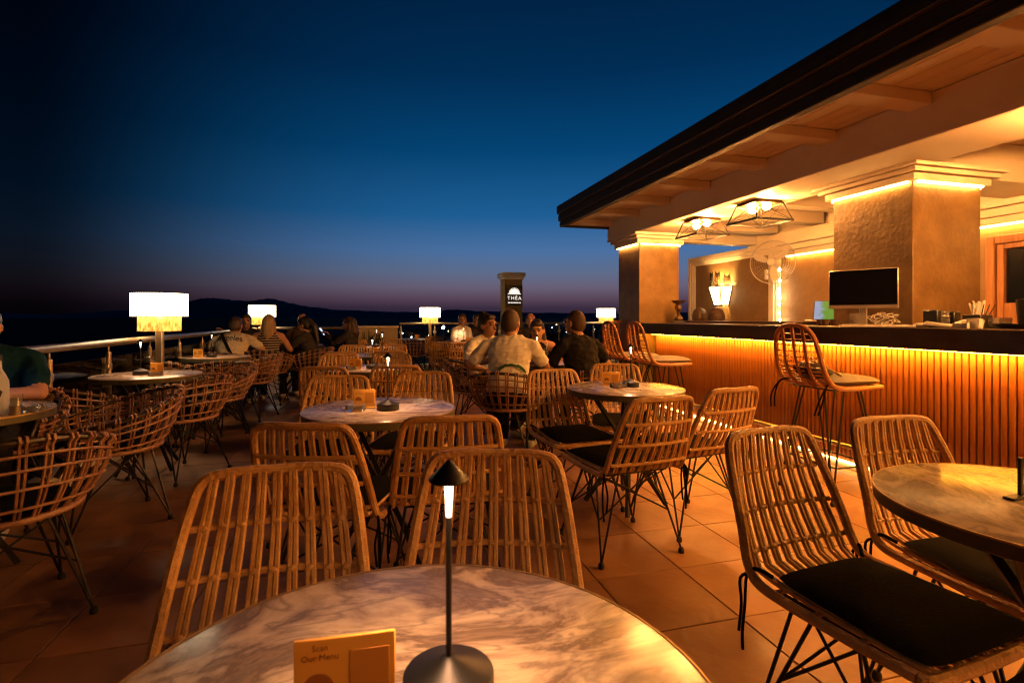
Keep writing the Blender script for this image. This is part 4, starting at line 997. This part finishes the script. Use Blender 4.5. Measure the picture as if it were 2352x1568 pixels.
g = MB(); g.prism([(-.07, 0), (.07, 0), (.07, .045), (.03, .06), (-.07, .03)], -.05, .05); g.build('case', 'white_plastic', t_)
t_ = onbar('glass_jar', 'dark machine with glass jar on the bar before the pillar', 'jar', .12, -.52)
g = MB(); g.lathe([(0, 0), (.05, 0), (.052, .06), (.048, .062), (.048, .105), (.03, .115), (0, .115)], 24); g.build('jar', 'clear_glass', t_); g = MB(); g.lathe([(.051, .062), (.053, .075), (.051, .08)], 24, caps=False); g.build('collar', 'steel', t_)
g = MB(); g.box(-.10, -.054, -.05, .05, 0, .12, .008); g.build('motor_block', 'black_plastic', t_); g = MB(); g.box(.054, .12, -.05, .05, 0, .11, .008); g.build('water_tank', 'black_plastic', t_)
t_ = onbar('straw_holder', 'black box stuffed with white straws and napkins', 'straw holder', .13, -.74, rz=R(10))
g = MB(); g.box(-.075, .075, -.05, .05, 0, .085, .004); g.build('box', 'black_plastic', t_)
for k in range(16):
    r_ = random.Random(k+50); x = -.055+.007*k; g = MB(); g.tube([(x, 0, .05), (x+(x*.35)+r_.uniform(-.01, .01), r_.uniform(-.03, .03), .165+r_.uniform(-.02, .015))], .0045, 6); g.build('straw', 'paper_white', t_)
for k in range(3):
    g = MB(); g.tube([(-.03+.04*k, -.03, .06), (-.06+.07*k, -.06, .15)], .003, 5); g.build('stirrer', 'black_plastic', t_)
t_ = onbar('serving_tray', 'round black tray at the shaker end of the bar', 'tray', .10, -1.02)
g = MB(); g.lathe([(0, 0), (.15, 0), (.165, .03), (.16, .03), (.147, .006), (0, .006)], 32); g.build('tray', 'black_plastic', t_)
t_ = onbar('shaker', 'tall dark cocktail shaker standing on the tray', 'shaker', .13, -1.0, 1.142)
g = MB(); g.lathe([(0, 0), (.034, 0), (.045, .14), (.043, .17), (0, .172)], 24); g.build('cup', 'black_metal', t_)
for k, (b, a) in enumerate([(.16, -.88), (.09, -.86), (.0, -.80)]):
    t_ = onbar('tumbler', 'small clear tumbler between straw holder and tray', 'glass', b, a, group='tumblers on the bar')
    g = MB(); g.lathe([(0, 0), (.027, 0), (.031, .065), (.0295, .065), (.025, .007), (0, .007)], 20); g.build('glass_body', 'clear_glass', t_)
for k, (b, a) in enumerate([(.06, .42), (.12, .34), (.02, .33)]):
    t_ = onbar('espresso_cup', 'small dark cup left of the monitor on the bar', 'cup', b, a, group='dark cups by the laptop')
    g = MB(); g.lathe([(0, 0), (.022, 0), (.03, .05), (.028, .05), (.02, .005), (0, .005)], 18); g.build('cup_body', 'brown_ceramic', t_)
t_ = onbar('tea_glass', 'clear jar under the left edge of the monitor', 'glass', .10, .12)
g = MB(); g.lathe([(0, 0), (.035, 0), (.037, .1), (.035, .1), (.033, .006), (0, .006)], 20); g.build('glass_body', 'clear_glass', t_)
# bag on the stool
t_ = thing('shoulder_bag', 'dark bag with tan straps heaped on the bar stool', 'bag', (2.05, 3.55, .807), TH)
g = MB(); g.ell((0, 0, .03), (.10, .13, .035), 16, 10); g.ell((-.05, .03, .05), (.06, .08, .04), 12, 8); g.ell((-.07, -.06, .05), (.05, .06, .05), 12, 8); g.build('pouch', 'cloth_dark', t_)
for k in range(3):
    g = MB(); g.tube(bez([(-.08, -.1+.07*k, .03), (-.03, -.05+.05*k, .10), (.06, .02-.03*k, .075), (.15, -.06+.06*k, .012), (.10, -.12+.08*k, .010)], 5), [.009]*21, 4); g.build('strap', 'strap_tan', t_)
# ================================================================== PLANT, TREES, TOWN
t_ = thing('potted_plant', 'spiky green plant in a clay planter before the parapet wall', 'plant', (*BR(-3.62, 7.45), 0), TH)
g = MB(); g.box(-.32, .32, -.14, .14, 0, .55, .015); g.build('planter', 'clay', t_)
rnd = random.Random(4)
for k in range(44):
    an = rnd.uniform(0, 2*math.pi); L = rnd.uniform(.25, .5); out = rnd.uniform(.08, .34); x0, y0 = rnd.uniform(-.2, .2), rnd.uniform(-.08, .08); vs = []; n = 6; wd = rnd.uniform(.012, .022)
    for i in range(n+1):
        f_ = i/n; rr = out*f_**1.4; z = .55+L*f_-.25*out*f_**3*2
        c, s = math.cos(an), math.sin(an); ww = wd*(1-f_)**.7*(.5+.9*f_ if f_ < .5 else 1)
        for q in (-1, 1): vs.append((x0+rr*c-q*ww*s, y0+rr*s+q*ww*c, z+(.004 if q > 0 else 0)))
    g = MB(); g.add(vs+[(x, y, z-.002) for x, y, z in vs], [f for i in range(n) for f in ((2*i, 2*i+1, 2*i+3, 2*i+2), (2*i+2*n+2+2, 2*i+3+2*n+2, 2*i+1+2*n+2, 2*i+2*n+2))]); g.build('leaf', 'leaf', t_)
def far_tree(name, label, x, y, z0, h, cr, seed, nleaf=900, grp=None):
    rnd = random.Random(seed); t_ = thing(name, label, 'tree', (x, y, z0), 0, grp); g = MB()
    g.tube([(0, 0, 0), (.02*h, 0, h*.4), (0, .01*h, h*.7)], [.03*h, .02*h, .008*h], 7)
    tips = []
    for k in range(9):
        an = k*2.4; e_ = rnd.uniform(.3, .9); L = cr*rnd.uniform(.5, .85); p0 = Vector((0, 0, h*(.4+.05*k*.6)))
        p1 = p0+Vector((math.cos(an)*L*math.cos(e_), math.sin(an)*L*math.cos(e_), L*math.sin(e_))); g.tube([p0, (p0+p1)/2+Vector((0, 0, .03*h)), p1], [.012*h, .007*h, .003*h], 5); tips.append(p1)
    g.build('trunk', 'trunk', t_); g = MB()
    cs = [(tips[k % 9]+Vector((rnd.gauss(0, .25)*cr, rnd.gauss(0, .25)*cr, rnd.gauss(.05, .2)*cr)), cr*rnd.uniform(.16, .34)) for k in range(26)]
    for k in range(nleaf):
        c, r_ = cs[k % len(cs)]; v = Vector((rnd.gauss(0, 1), rnd.gauss(0, 1), rnd.gauss(0, 1))).normalized()*r_*rnd.uniform(.4, 1.05); p_ = c+v; s = cr*rnd.uniform(.03, .06)
        a = Vector((rnd.gauss(0, 1), rnd.gauss(0, 1), rnd.gauss(0, 1))).normalized()*s; b = a.orthogonal().normalized()*s*.5
        g.add([p_-a, p_+b, p_+a, p_-b], [(0, 1, 2, 3)])
    g.build('crown', 'far_leaf', t_, smooth=False); return t_
far_tree('round_tree', 'round topped dark tree rising right behind the sign pillar', PX(1216, 60), 60, -9, 15.2, 1.5, 5, 1500)
for k, (px, d, h) in enumerate([(1262, 120, 9.5), (1290, 140, 10.2), (1318, 150, 9.8), (1345, 130, 9.6), (1368, 160, 10.6), (1395, 140, 10.5), (1418, 150, 11.2), (1440, 120, 10.6), (1565, 70, 10.9), (1580, 60, 11.6), (1240, 170, 9.4)]):
    far_tree('coast_tree', 'dark tree in the row on the shore behind the bar end railing', PX(px, d), d, -9, h, 3.4, 20+k, 500, 'dark trees along the shore')
rnd = random.Random(12)
def street_lamp(px, py, d, mt, h=None, r_=.4):
    z = 1.2-(py-730)*d/1200; t_ = thing('street_lamp', 'small lit lamp post on the dark shore below the terrace' if mt != 'far_glow_green' else 'small green harbour light beyond the railing lamp', 'street lamp', (PX(px, d), d, -9), 0, 'far lights on the shore')
    zt = max(2.0, z+9); g = MB(); g.tube([(0, 0, 0), (0, 0, zt)], [.12, .07], 6); g.build('post', 'steel_dull', t_)
    g = MB(); g.ell((0, 0, zt), (r_, r_, r_*1.0), 10, 8); g.build('globe', mt, t_)
for px, py, d, mt, r_ in [(1018, 752, 150, 'far_glow', .42), (1116, 757, 190, 'far_glow', .40), (1082, 762, 260, 'far_glow', .36), (1071, 760, 300, 'far_glow', .22), (1045, 768, 240, 'far_glow', .3), (985, 770, 230, 'far_glow', .22),
                          (1247, 768, 190, 'far_glow', .3), (1302, 762, 230, 'far_glow', .24), (1308, 767, 220, 'far_glow', .2), (1314, 760, 300, 'far_glow', .3), (1322, 771, 210, 'far_glow', .2), (1330, 765, 300, 'far_glow_warm', .26), (1295, 740, 500, 'far_glow', .42), (1278, 745, 420, 'far_glow_warm', .3),
                          (1410, 745, 260, 'far_glow_green', .3), (1420, 742, 340, 'far_glow', .3), (1092, 735, 600, 'far_glow_warm', .35), (1130, 740, 520, 'far_glow', .3), (925, 765, 260, 'far_glow', .18), (945, 774, 210, 'far_glow', .2), (1252, 741, 480, 'far_glow_warm', .3), (1268, 752, 300, 'far_glow', .22), (1288, 757, 260, 'far_glow_warm', .2), (1338, 751, 320, 'far_glow', .24), (1352, 743, 450, 'far_glow_warm', .34), (1366, 756, 260, 'far_glow', .2), (1000, 763, 230, 'far_glow', .2), (1030, 760, 300, 'far_glow_warm', .24), (1060, 748, 420, 'far_glow', .26), (1105, 770, 200, 'far_glow_warm', .18)]: street_lamp(px, py, d, mt, r_=r_)
for k, (px, d, wd, h) in enumerate([(1000, 170, 9, 3.2), (1040, 200, 11, 3.0), (1075, 215, 8, 3.6), (1120, 150, 9, 4.2), (1260, 180, 12, 3.5), (1330, 170, 10, 3.2), (1385, 120, 9, 4.0)]):
    t_ = thing('shore_house', 'low dim house among the lights on the shore', 'house', (PX(px, d), d, -9), .3*k, 'houses on the shore')
    g = MB(); g.box(-wd/2, wd/2, -3, 3, 0, h); g.build('wall', 'house_wall', t_, smooth=False)
    g = MB(); g.prism([(-wd/2-.4, h), (wd/2+.4, h), (wd*.2, h+1.4), (-wd*.2, h+1.4)], -3.4, 3.4); g.build('roof', 'house_roof', t_, smooth=False)
    for x in (-wd*.3, 0, wd*.3):
        g = MB(); g.box(x-.5, x+.5, -3.06, -2.98, h*.35, h*.75); g.build('window', 'dark_pane', t_, smooth=False)
# ================================================================== PEOPLE
def V3(*a): return np.array(a, float)
def sdf(prims, P):
    best = np.full(len(P), 1e9); bt = np.zeros(len(P), int)
    for pr in prims:
        if pr[0] == 'cap':
            _, a, b, r0, r1, tg = pr; d = b-a; L = max(1e-9, d@d); t_ = np.clip(((P-a)@d)/L, 0, 1); ds = np.linalg.norm(P-(a+t_[:, None]*d), axis=1)-(r0+t_*(r1-r0))
        else:
            _, c, rad, Rm, tg = pr; q = ((P-c)@Rm)/rad; k = np.linalg.norm(q, axis=1); ds = (k-1)*rad.min()
        m_ = ds < best; best[m_] = ds[m_]; bt[m_] = tg
    return bt
def prim_mesh(prims):
    g = MB()
    for pr in prims:
        if pr[0] == 'cap':
            _, a, b, r0, r1, tg = pr; a_, b_ = Vector(a), Vector(b); ax = (b_-a_); L = ax.length
            if L < 1e-6: ax = Vector((0, 0, 1)); L = 1e-6
            ax.normalize(); pts = []; rs = []
            for k in range(5): 
                an = math.pi/2*(1-k/4); pts.append(a_-ax*r0*math.sin(an)); rs.append(max(1e-4, r0*math.cos(an)))
            for k in range(5):
                an = math.pi/2*k/4; pts.append(b_+ax*r1*math.sin(an)); rs.append(max(1e-4, r1*math.cos(an)))
            g.tube(pts, rs, 12)
        else:
            _, c, rad, Rm, tg = pr; g.ell(c, rad, 18, 12, M=Matrix(Rm.tolist()))
    return g
def remesh(prims, name, mats, parent, vox, smooth_it=3, folds=0):
    g = prim_mesh(prims); me = g.mesh('tmp', mats[0], smooth=False)
    ob = bpy.data.objects.new('tmp', me); COL.objects.link(ob)
    m_ = ob.modifiers.new('r', 'REMESH'); m_.mode = 'VOXEL'; m_.voxel_size = vox
    s_ = ob.modifiers.new('s', 'SMOOTH'); s_.factor = .5; s_.iterations = smooth_it
    dg = bpy.context.evaluated_depsgraph_get(); out = bpy.data.meshes.new_from_object(ob.evaluated_get(dg)); bpy.data.objects.remove(ob)
    out.materials.clear()
    for mm in mats: out.materials.append(MATS[mm])
    if folds:
        from mathutils import noise
        nv = len(out.vertices); co = np.zeros(nv*3); out.vertices.foreach_get('co', co); co = co.reshape(-1, 3); tg = sdf(prims, co); no = np.zeros(nv*3); out.vertices.foreach_get('normal', no); no = no.reshape(-1, 3)
        for i in np.nonzero((tg == 0) | (tg == 2))[0]:
            x, y, z = co[i]; q = Vector((x*9+z*5+folds, y*9, z*14-x*6))
            h_ = 1-abs(noise.noise(q)*2)**.6; co[i] += no[i]*(.010*(h_-.5)+.006*noise.noise(q*2.3))
        out.vertices.foreach_set('co', co.ravel()); out.update()
    n = len(out.polygons); C = np.zeros(n*3); out.polygons.foreach_get('center', C); out.polygons.foreach_set('material_index', sdf(prims, C.reshape(-1, 3)).astype(np.int32))
    out.polygons.foreach_set('use_smooth', [True]*n); out.name = name
    return link(name, out, parent)
def rotm(yaw, pitch, roll=0): return np.array(Euler((pitch, roll, yaw), 'XYZ').to_matrix())
I3 = np.eye(3)
def person(label, x, y, f, top=1.26, lean=8, yaw=0, pitch=0, shirt='cloth_white', legs='trouser', skin='skin', hair=('short', 'hair_dark'), arms=None, vox=.011, w_=1.0, sleeve=.66, sleeveless=False, shoes='shoe_white', face=True, glasses=False, beard=False, seat=.50, longsleeve=False):
    """seated figure, pelvis at the origin, looking to local +Y"""
    t_ = thing('person', label, 'person', (x, y, 0), facing(*f), 'people seated on the terrace')
    mats = [shirt, skin, legs, shoes]; SH, SK, LG, SO = 0, 1, 2, 3
    le = R(lean); s = V3(0, math.sin(le), math.cos(le)); P0 = V3(0, -.04, seat+.03)
    base_top = P0[2]+.46*math.cos(le)+.235
    k = (top-P0[2]-.235)/(.46*math.cos(le)); k = max(.85, min(1.1, k))
    def sp(t_, x=0, dy=0): return P0+s*t_*k+V3(x, dy, 0)
    pr = []
    Rs = rotm(0, -le)
    key = [(-.02, .160, .118), (.05, .176, .126), (.12, .162, .115), (.19, .158, .112), (.27, .170, .117), (.34, .182, .114), (.39, .176, .100), (.425, .140, .080)]
    for q in range(23):
        tt = .0+.405*q/22
        for (ta, xa, ya), (tb, xb, yb) in zip(key[:-1], key[1:]):
            if ta <= tt <= tb+1e-6:
                f_ = (tt-ta)/(tb-ta); rx, ry = xa+(xb-xa)*f_, ya+(yb-ya)*f_; break
        pr.append(('ell', sp(tt), V3(rx*w_, ry*w_, .085), Rs, LG if tt < .03 else SH))
    neck = sp(.46); hd = neck+V3(0, .02+.05*math.sin(le), .118)+s*.01
    pr.append(('cap', sp(.42), neck+V3(0, .015, .07), .060, .053, SK))
    for sx in (-1, 1): pr.append(('cap', sp(.455, sx*.045), sp(.400, sx*.175*w_), .046, .058, SH if not sleeveless else SK))
    Hm = rotm(R(yaw), R(pitch)); H = lambda *v: hd+Hm@V3(*v)
    pr += [('ell', H(0, -.008, .022), V3(.076, .096, .098), Hm, SK), ('ell', H(0, .026, -.035), V3(.062, .068, .082), Hm, SK), ('ell', H(0, .062, -.078), V3(.030, .026, .026), Hm, SK),
           ('cap', H(0, .090, .012), H(0, .108, -.022), .011, .014, SK), ('ell', H(0, .082, .035), V3(.055, .020, .016), Hm, SK), ('ell', H(0, .084, -.056), V3(.028, .016, .014), Hm, SK),
           ('ell', H(-.077, -.005, -.008), V3(.010, .020, .030), Hm, SK), ('ell', H(.077, -.005, -.008), V3(.010, .020, .030), Hm, SK)]
    sh = [sp(.395, -.185*w_), sp(.395, .185*w_)]
    arms = arms or [((-.25, .05, .72), (-.15, .30, .74)), ((.25, .05, .72), (.15, .30, .74))]
    for i, (e_, wr) in enumerate(arms):
        sx = -1 if i == 0 else 1; a = sh[i]; e_ = V3(*e_); wr = V3(*wr)
        mid = a+(e_-a)*sleeve
        tg1 = SK if sleeveless else SH
        pr += [('cap', a, mid, .060 if not sleeveless else .048, .062 if not sleeveless else .043, tg1), ('cap', mid, e_, .045, .041, SH if longsleeve else SK), ('cap', e_, wr, .040, .028, SH if longsleeve else SK)]
        d = (wr-e_)/max(1e-6, np.linalg.norm(wr-e_)); side = np.cross(d, V3(0, 0, 1)); side /= max(1e-6, np.linalg.norm(side)); upv = np.cross(side, d)
        palm = wr+d*.055
        pr += [('cap', wr, palm-side*.016, .022, .020, SK), ('cap', wr, palm+side*.016, .022, .020, SK)]
        for j, (off, ln) in enumerate(((-.033, .062), (-.011, .072), (.011, .068), (.033, .052))):
            q0 = palm+side*off+d*.012; q1 = q0+d*ln*.5-upv*.006; q2 = q1+d*ln*.42-upv*.024
            pr += [('cap', q0, q1, .0092, .0088, SK), ('cap', q1, q2, .0088, .0078, SK)]
        th = wr+d*.018-side*sx*.028; pr += [('cap', th, th-side*sx*.026+d*.035, .0105, .0095, SK), ('cap', th-side*sx*.026+d*.035, th-side*sx*.030+d*.062-upv*.008, .0095, .0082, SK)]
    for sx in (-1, 1):
        hip = V3(sx*.10, .0, seat+.025); kn = V3(sx*.14, .40, seat+.03); an = V3(sx*.13, .36, .095); to = V3(sx*.15, .50, .04)
        pr += [('cap', hip, kn, .092*w_, .064, LG), ('cap', kn, an, .062, .046, LG), ('cap', an, an+V3(0, 0, -.03), .04, .04, SO), ('cap', V3(sx*.13, .34, .045), to, .042, .036, SO), ('cap', V3(sx*.13, .33, .03), to+V3(0, .01, -.012), .033, .027, SO)]
    remesh(pr, 'body', mats, t_, vox, folds=1+abs(x*7.3+y*3.1))
    kind, hm = hair; hp = []
    if kind in ('short', 'long', 'bun', 'pony', 'buzz'):
        if kind == 'buzz': hp = [('ell', H(0, -.016, .030), V3(.0785, .0945, .0965), Hm, 0), ('ell', H(0, -.035, .0), V3(.0775, .078, .09), Hm, 0)]
        else: hp = [('ell', H(0, -.018, .034), V3(.083, .098, .100), Hm, 0), ('ell', H(0, -.040, .0), V3(.081, .078, .095), Hm, 0), ('ell', H(0, .045, .088), V3(.060, .045, .032), Hm, 0)]
        if kind == 'long':
            hp += [('cap', H(0, -.055, .03), H(0, -.085, -.14), .085, .078, 0), ('cap', H(0, -.085, -.14), H(0, -.095, -.25), .078, .035, 0), ('cap', H(-.06, -.03, .0), H(-.075, -.03, -.15), .035, .03, 0), ('cap', H(.06, -.03, .0), H(.075, -.03, -.15), .035, .03, 0)]
        if kind == 'bun': hp += [('ell', H(0, -.06, .115), V3(.05, .05, .042), Hm, 0)]
        if kind == 'pony': hp += [('cap', H(0, -.09, .05), H(0, -.15, -.06), .045, .05, 0), ('cap', H(0, -.15, -.06), H(0, -.15, -.30), .05, .022, 0)]
    if hp: remesh(hp, 'hair', [hm], t_, max(vox, .009), 2)
    if beard:
        remesh([('ell', H(0, .034, -.062), V3(.060, .066, .052), Hm, 0)], 'beard', [hm if hp else 'hair_brown'], t_, .009, 2)
    if face:
        for sx in (-1, 1):
            g = MB(); c = H(sx*.031, .083, .012); g.ell(c, (.0125, .008, .0075), 10, 6, M=Matrix(Hm.tolist())); g.build('eye', 'eye_dark', t_)
            g = MB(); g.tube([Vector(H(sx*.013, .101, .034)), Vector(H(sx*.032, .096, .040)), Vector(H(sx*.050, .080, .032))], [.004, .005, .003], 5); g.build('eyebrow', 'hair_dark', t_)
        g = MB(); g.tube([Vector(H(-.026, .092, -.054)), Vector(H(0, .102, -.054)), Vector(H(.026, .092, -.054))], [.003, .0065, .003], 6); g.build('mouth', 'lip', t_)
    if glasses:
        g = MB()
        for sx in (-1, 1):
            g.tube([Vector(H(sx*.034+.024*math.cos(k*math.pi/8), .104, .012+.018*math.sin(k*math.pi/8))) for k in range(16)], .0022, 5, closed=True)
            g.tube([Vector(H(sx*.058, .102, .018)), Vector(H(sx*.080, .06, .018)), Vector(H(sx*.083, -.01, .012))], .002, 5)
        g.build('glasses', 'black_metal', t_)
    return t_, sp, H, Hm
# the four friends near the bar
tA, spA, HA, _ = person('man in white tee with green leaf print, seen from behind', -.03, 4.52, (.22, .97), 1.262, 12, yaw=-12, shirt='cloth_white', hair=('buzz', 'hair_buzz'), skin='skin_tan', arms=[((-.36, .04, .78), (-.30, .27, .72)), ((.30, .16, .77), (.18, .40, .78))], vox=.008, w_=1.12, face=True)
g = MB(); rnd = random.Random(3)
for k in range(13):
    an = -1.15+2.3*k/12; c0 = Vector((.05+.11*math.sin(an), 0, .735+.07*math.cos(an))); L = .038; dr = Vector((math.cos(an*.9+rnd.uniform(-.5, .5)), 0, -math.sin(an*.9)*.8+rnd.uniform(-.3, .3))).normalized(); nn = Vector((-dr.z, 0, dr.x))
    def surf(v):
        zz = v.z; le = R(12); t__ = (zz-.53)/math.cos(le); yc = -.04+math.sin(le)*t__; rr = .128*1.12
        q = max(0, 1-(v.x/.205)**2); return Vector((v.x, yc-rr*math.sqrt(q)-.006, zz))
    pts = [c0-dr*L, c0-dr*L*.3+nn*.010, c0+dr*L*.4+nn*.009, c0+dr*L, c0+dr*L*.4-nn*.009, c0-dr*L*.3-nn*.010]
    vs = [surf(p_) for p_ in pts]; g.add(vs+[v+Vector((0, -.0015, 0)) for v in vs], [(0, 1, 2, 3, 4, 5), (11, 10, 9, 8, 7, 6)]+[(i, (i+1) % 6, (i+1) % 6+6, i+6) for i in range(6)])
g.build('leaf_print', 'print_green', tA)
person('man in black tee and glasses turned toward his friends', .66, 4.80, (-.62, .78), 1.30, 14, yaw=8, shirt='cloth_black', hair=('buzz', 'hair_buzz'), skin='skin_tan', arms=[((-.30, .16, .74), (-.18, .42, .78)), ((.34, .02, .76), (.24, .28, .75))], vox=.008, w_=1.14, glasses=True)
person('woman in open white shirt with pinned up hair', -.30, 5.48, (.62, -.78), 1.225, 10, yaw=12, shirt='cloth_white', hair=('bun', 'hair_dark'), skin='skin_tan', arms=[((-.17, .26, .76), (.10, .33, .80)), ((.27, .10, .74), (.20, .36, .78))], vox=.0085, w_=.93)
person('woman in black strap top leaning over the lamp', .30, 6.02, (-.12, -1), 1.165, 22, pitch=-8, shirt='cloth_black', hair=('long', 'hair_dark'), skin='skin', sleeveless=True, arms=[((-.28, .22, .77), (-.05, .40, .79)), ((.28, .22, .77), (.05, .40, .79))], vox=.009, w_=.88)
# further out
person('bald man in dark shirt behind the woman in the strap top', .32, 8.95, (-.1, -1), 1.27, 6, shirt='cloth_dark', hair=('none', ''), skin='skin', vox=.014)
person('man in white tee sitting by the sign pillar', -.98, 10.05, (.75, -.66), 1.29, 6, yaw=-40, shirt='cloth_white', hair=('short', 'hair_brown'), vox=.014)
person('man in navy shirt beside the man by the sign pillar', -.66, 10.25, (-.3, -.95), 1.27, 8, yaw=30, shirt='cloth_dark', hair=('short', 'hair_dark'), vox=.014)
tP, spP, HP, _ = person('man in cream shirt with lettering and dark shoulder strap', -3.78, 6.98, (-.1, 1), 1.20, 26, shirt='cloth_cream', hair=('short', 'hair_brown'), skin='skin', arms=[((-.36, .18, .78), (-.2, .45, .78)), ((.36, .18, .78), (.2, .45, .78))], vox=.010, w_=1.2, face=False)
leP = R(26)
def shirtw(v):      # wraps the lettering round the upper back
    z = .935+v.y-.9*v.x*v.x; t__ = (z-.53)/math.cos(leP); yc = -.04+math.sin(leP)*t__
    q = max(.05, 1-(v.x/.235)**2); return Vector((v.x, yc-.152*math.sqrt(q)-.004, z))
text_mesh('Angeles', .105, 'lettering', 'print_dark', tP, Matrix.Identity(4), .0005, warp=shirtw)
g = MB(); pts = []
for k in range(12):
    f_ = k/11; xx = -.12+.30*f_; z = 1.0-.44*f_; t__ = (z-.53)/math.cos(leP); yc = -.04+math.sin(leP)*t__; pts.append(Vector((xx, yc-.158*math.sqrt(max(.05, 1-(xx/.25)**2))-.004, z)))
for i in range(len(pts)-1):
    a, b = pts[i], pts[i+1]; w2 = Vector((.018, 0, .013)); th_ = Vector((0, -.004, 0)); g.add([a-w2, a+w2, b+w2, b-w2, a-w2+th_, a+w2+th_, b+w2+th_, b-w2+th_], [(0, 1, 2, 3), (7, 6, 5, 4), (0, 4, 5, 1), (2, 6, 7, 3), (1, 5, 6, 2), (3, 7, 4, 0)])
g.build('strap', 'cloth_black', tP, smooth=False)
person('man in dark shirt gesturing in front of the corner lamp', -4.22, 8.35, (.25, -.97), 1.25, 16, yaw=15, shirt='cloth_dark', hair=('short', 'hair_dark'), arms=[((-.28, .2, .75), (-.1, .42, .80)), ((.26, .22, .80), (.30, .38, .98))], vox=.011)
person('blond woman in black and white striped top', -3.44, 7.38, (-.25, .97), 1.23, 8, shirt='cloth_stripe', hair=('long', 'hair_blond'), skin='skin', sleeveless=True, arms=[((-.27, .14, .74), (-.14, .40, .79)), ((.27, .14, .74), (.14, .40, .79))], vox=.010, w_=.92, face=False)
person('bald man in dark shirt near the short railing', -3.62, 9.0, (-.2, 1), 1.27, 10, shirt='cloth_brown', hair=('none', ''), skin='skin', vox=.012, w_=1.05)
person('dark haired woman in profile wearing a low dark top', -3.02, 7.85, (-.97, .22), 1.20, 14, pitch=-14, shirt='cloth_dark', hair=('pony', 'hair_dark'), skin='skin', sleeve=.55, arms=[((-.24, .24, .74), (-.1, .42, .80)), ((.24, .24, .74), (.1, .42, .80))], vox=.010, w_=.92)
tW = person('woman in dark blouse looking at a phone', -2.72, 8.75, (-.95, .1), 1.20, 4, pitch=-10, shirt='cloth_dark', hair=('long', 'hair_brown'), skin='skin', longsleeve=True, arms=[((-.22, .18, .78), (-.06, .38, .93)), ((.22, .18, .78), (.06, .38, .91))], vox=.012, w_=.92)[0]
t_ = thing('phone', 'slim phone with pale lit screen in the hands of the woman in the dark blouse', 'phone', (-3.20, 8.80, .97), facing(-.95, .1))
g = MB(); g.box(-.037, .037, -.004, .004, -.075, .075, .003, M=Matrix.Rotation(R(-35), 3, 'X')); g.build('case', 'black_plastic', t_)
emis('phone_glow', (.55, .75, 1), 1.6)
g = MB(); g.box(-.033, .033, -.0052, -.0038, -.068, .068, M=Matrix.Rotation(R(-35), 3, 'X')); g.build('screen', 'phone_glow', t_, smooth=False)
person('man in teal tee with folded arms behind the frosted bottle', -3.06, 3.06, (.5, -.87), 1.29, 14, yaw=10, shirt='cloth_teal', hair=('short', 'hair_dark'), skin='skin', arms=[((-.27, .22, .77), (.05, .34, .79)), ((.29, .20, .77), (-.02, .37, .80))], vox=.009, w_=1.12)
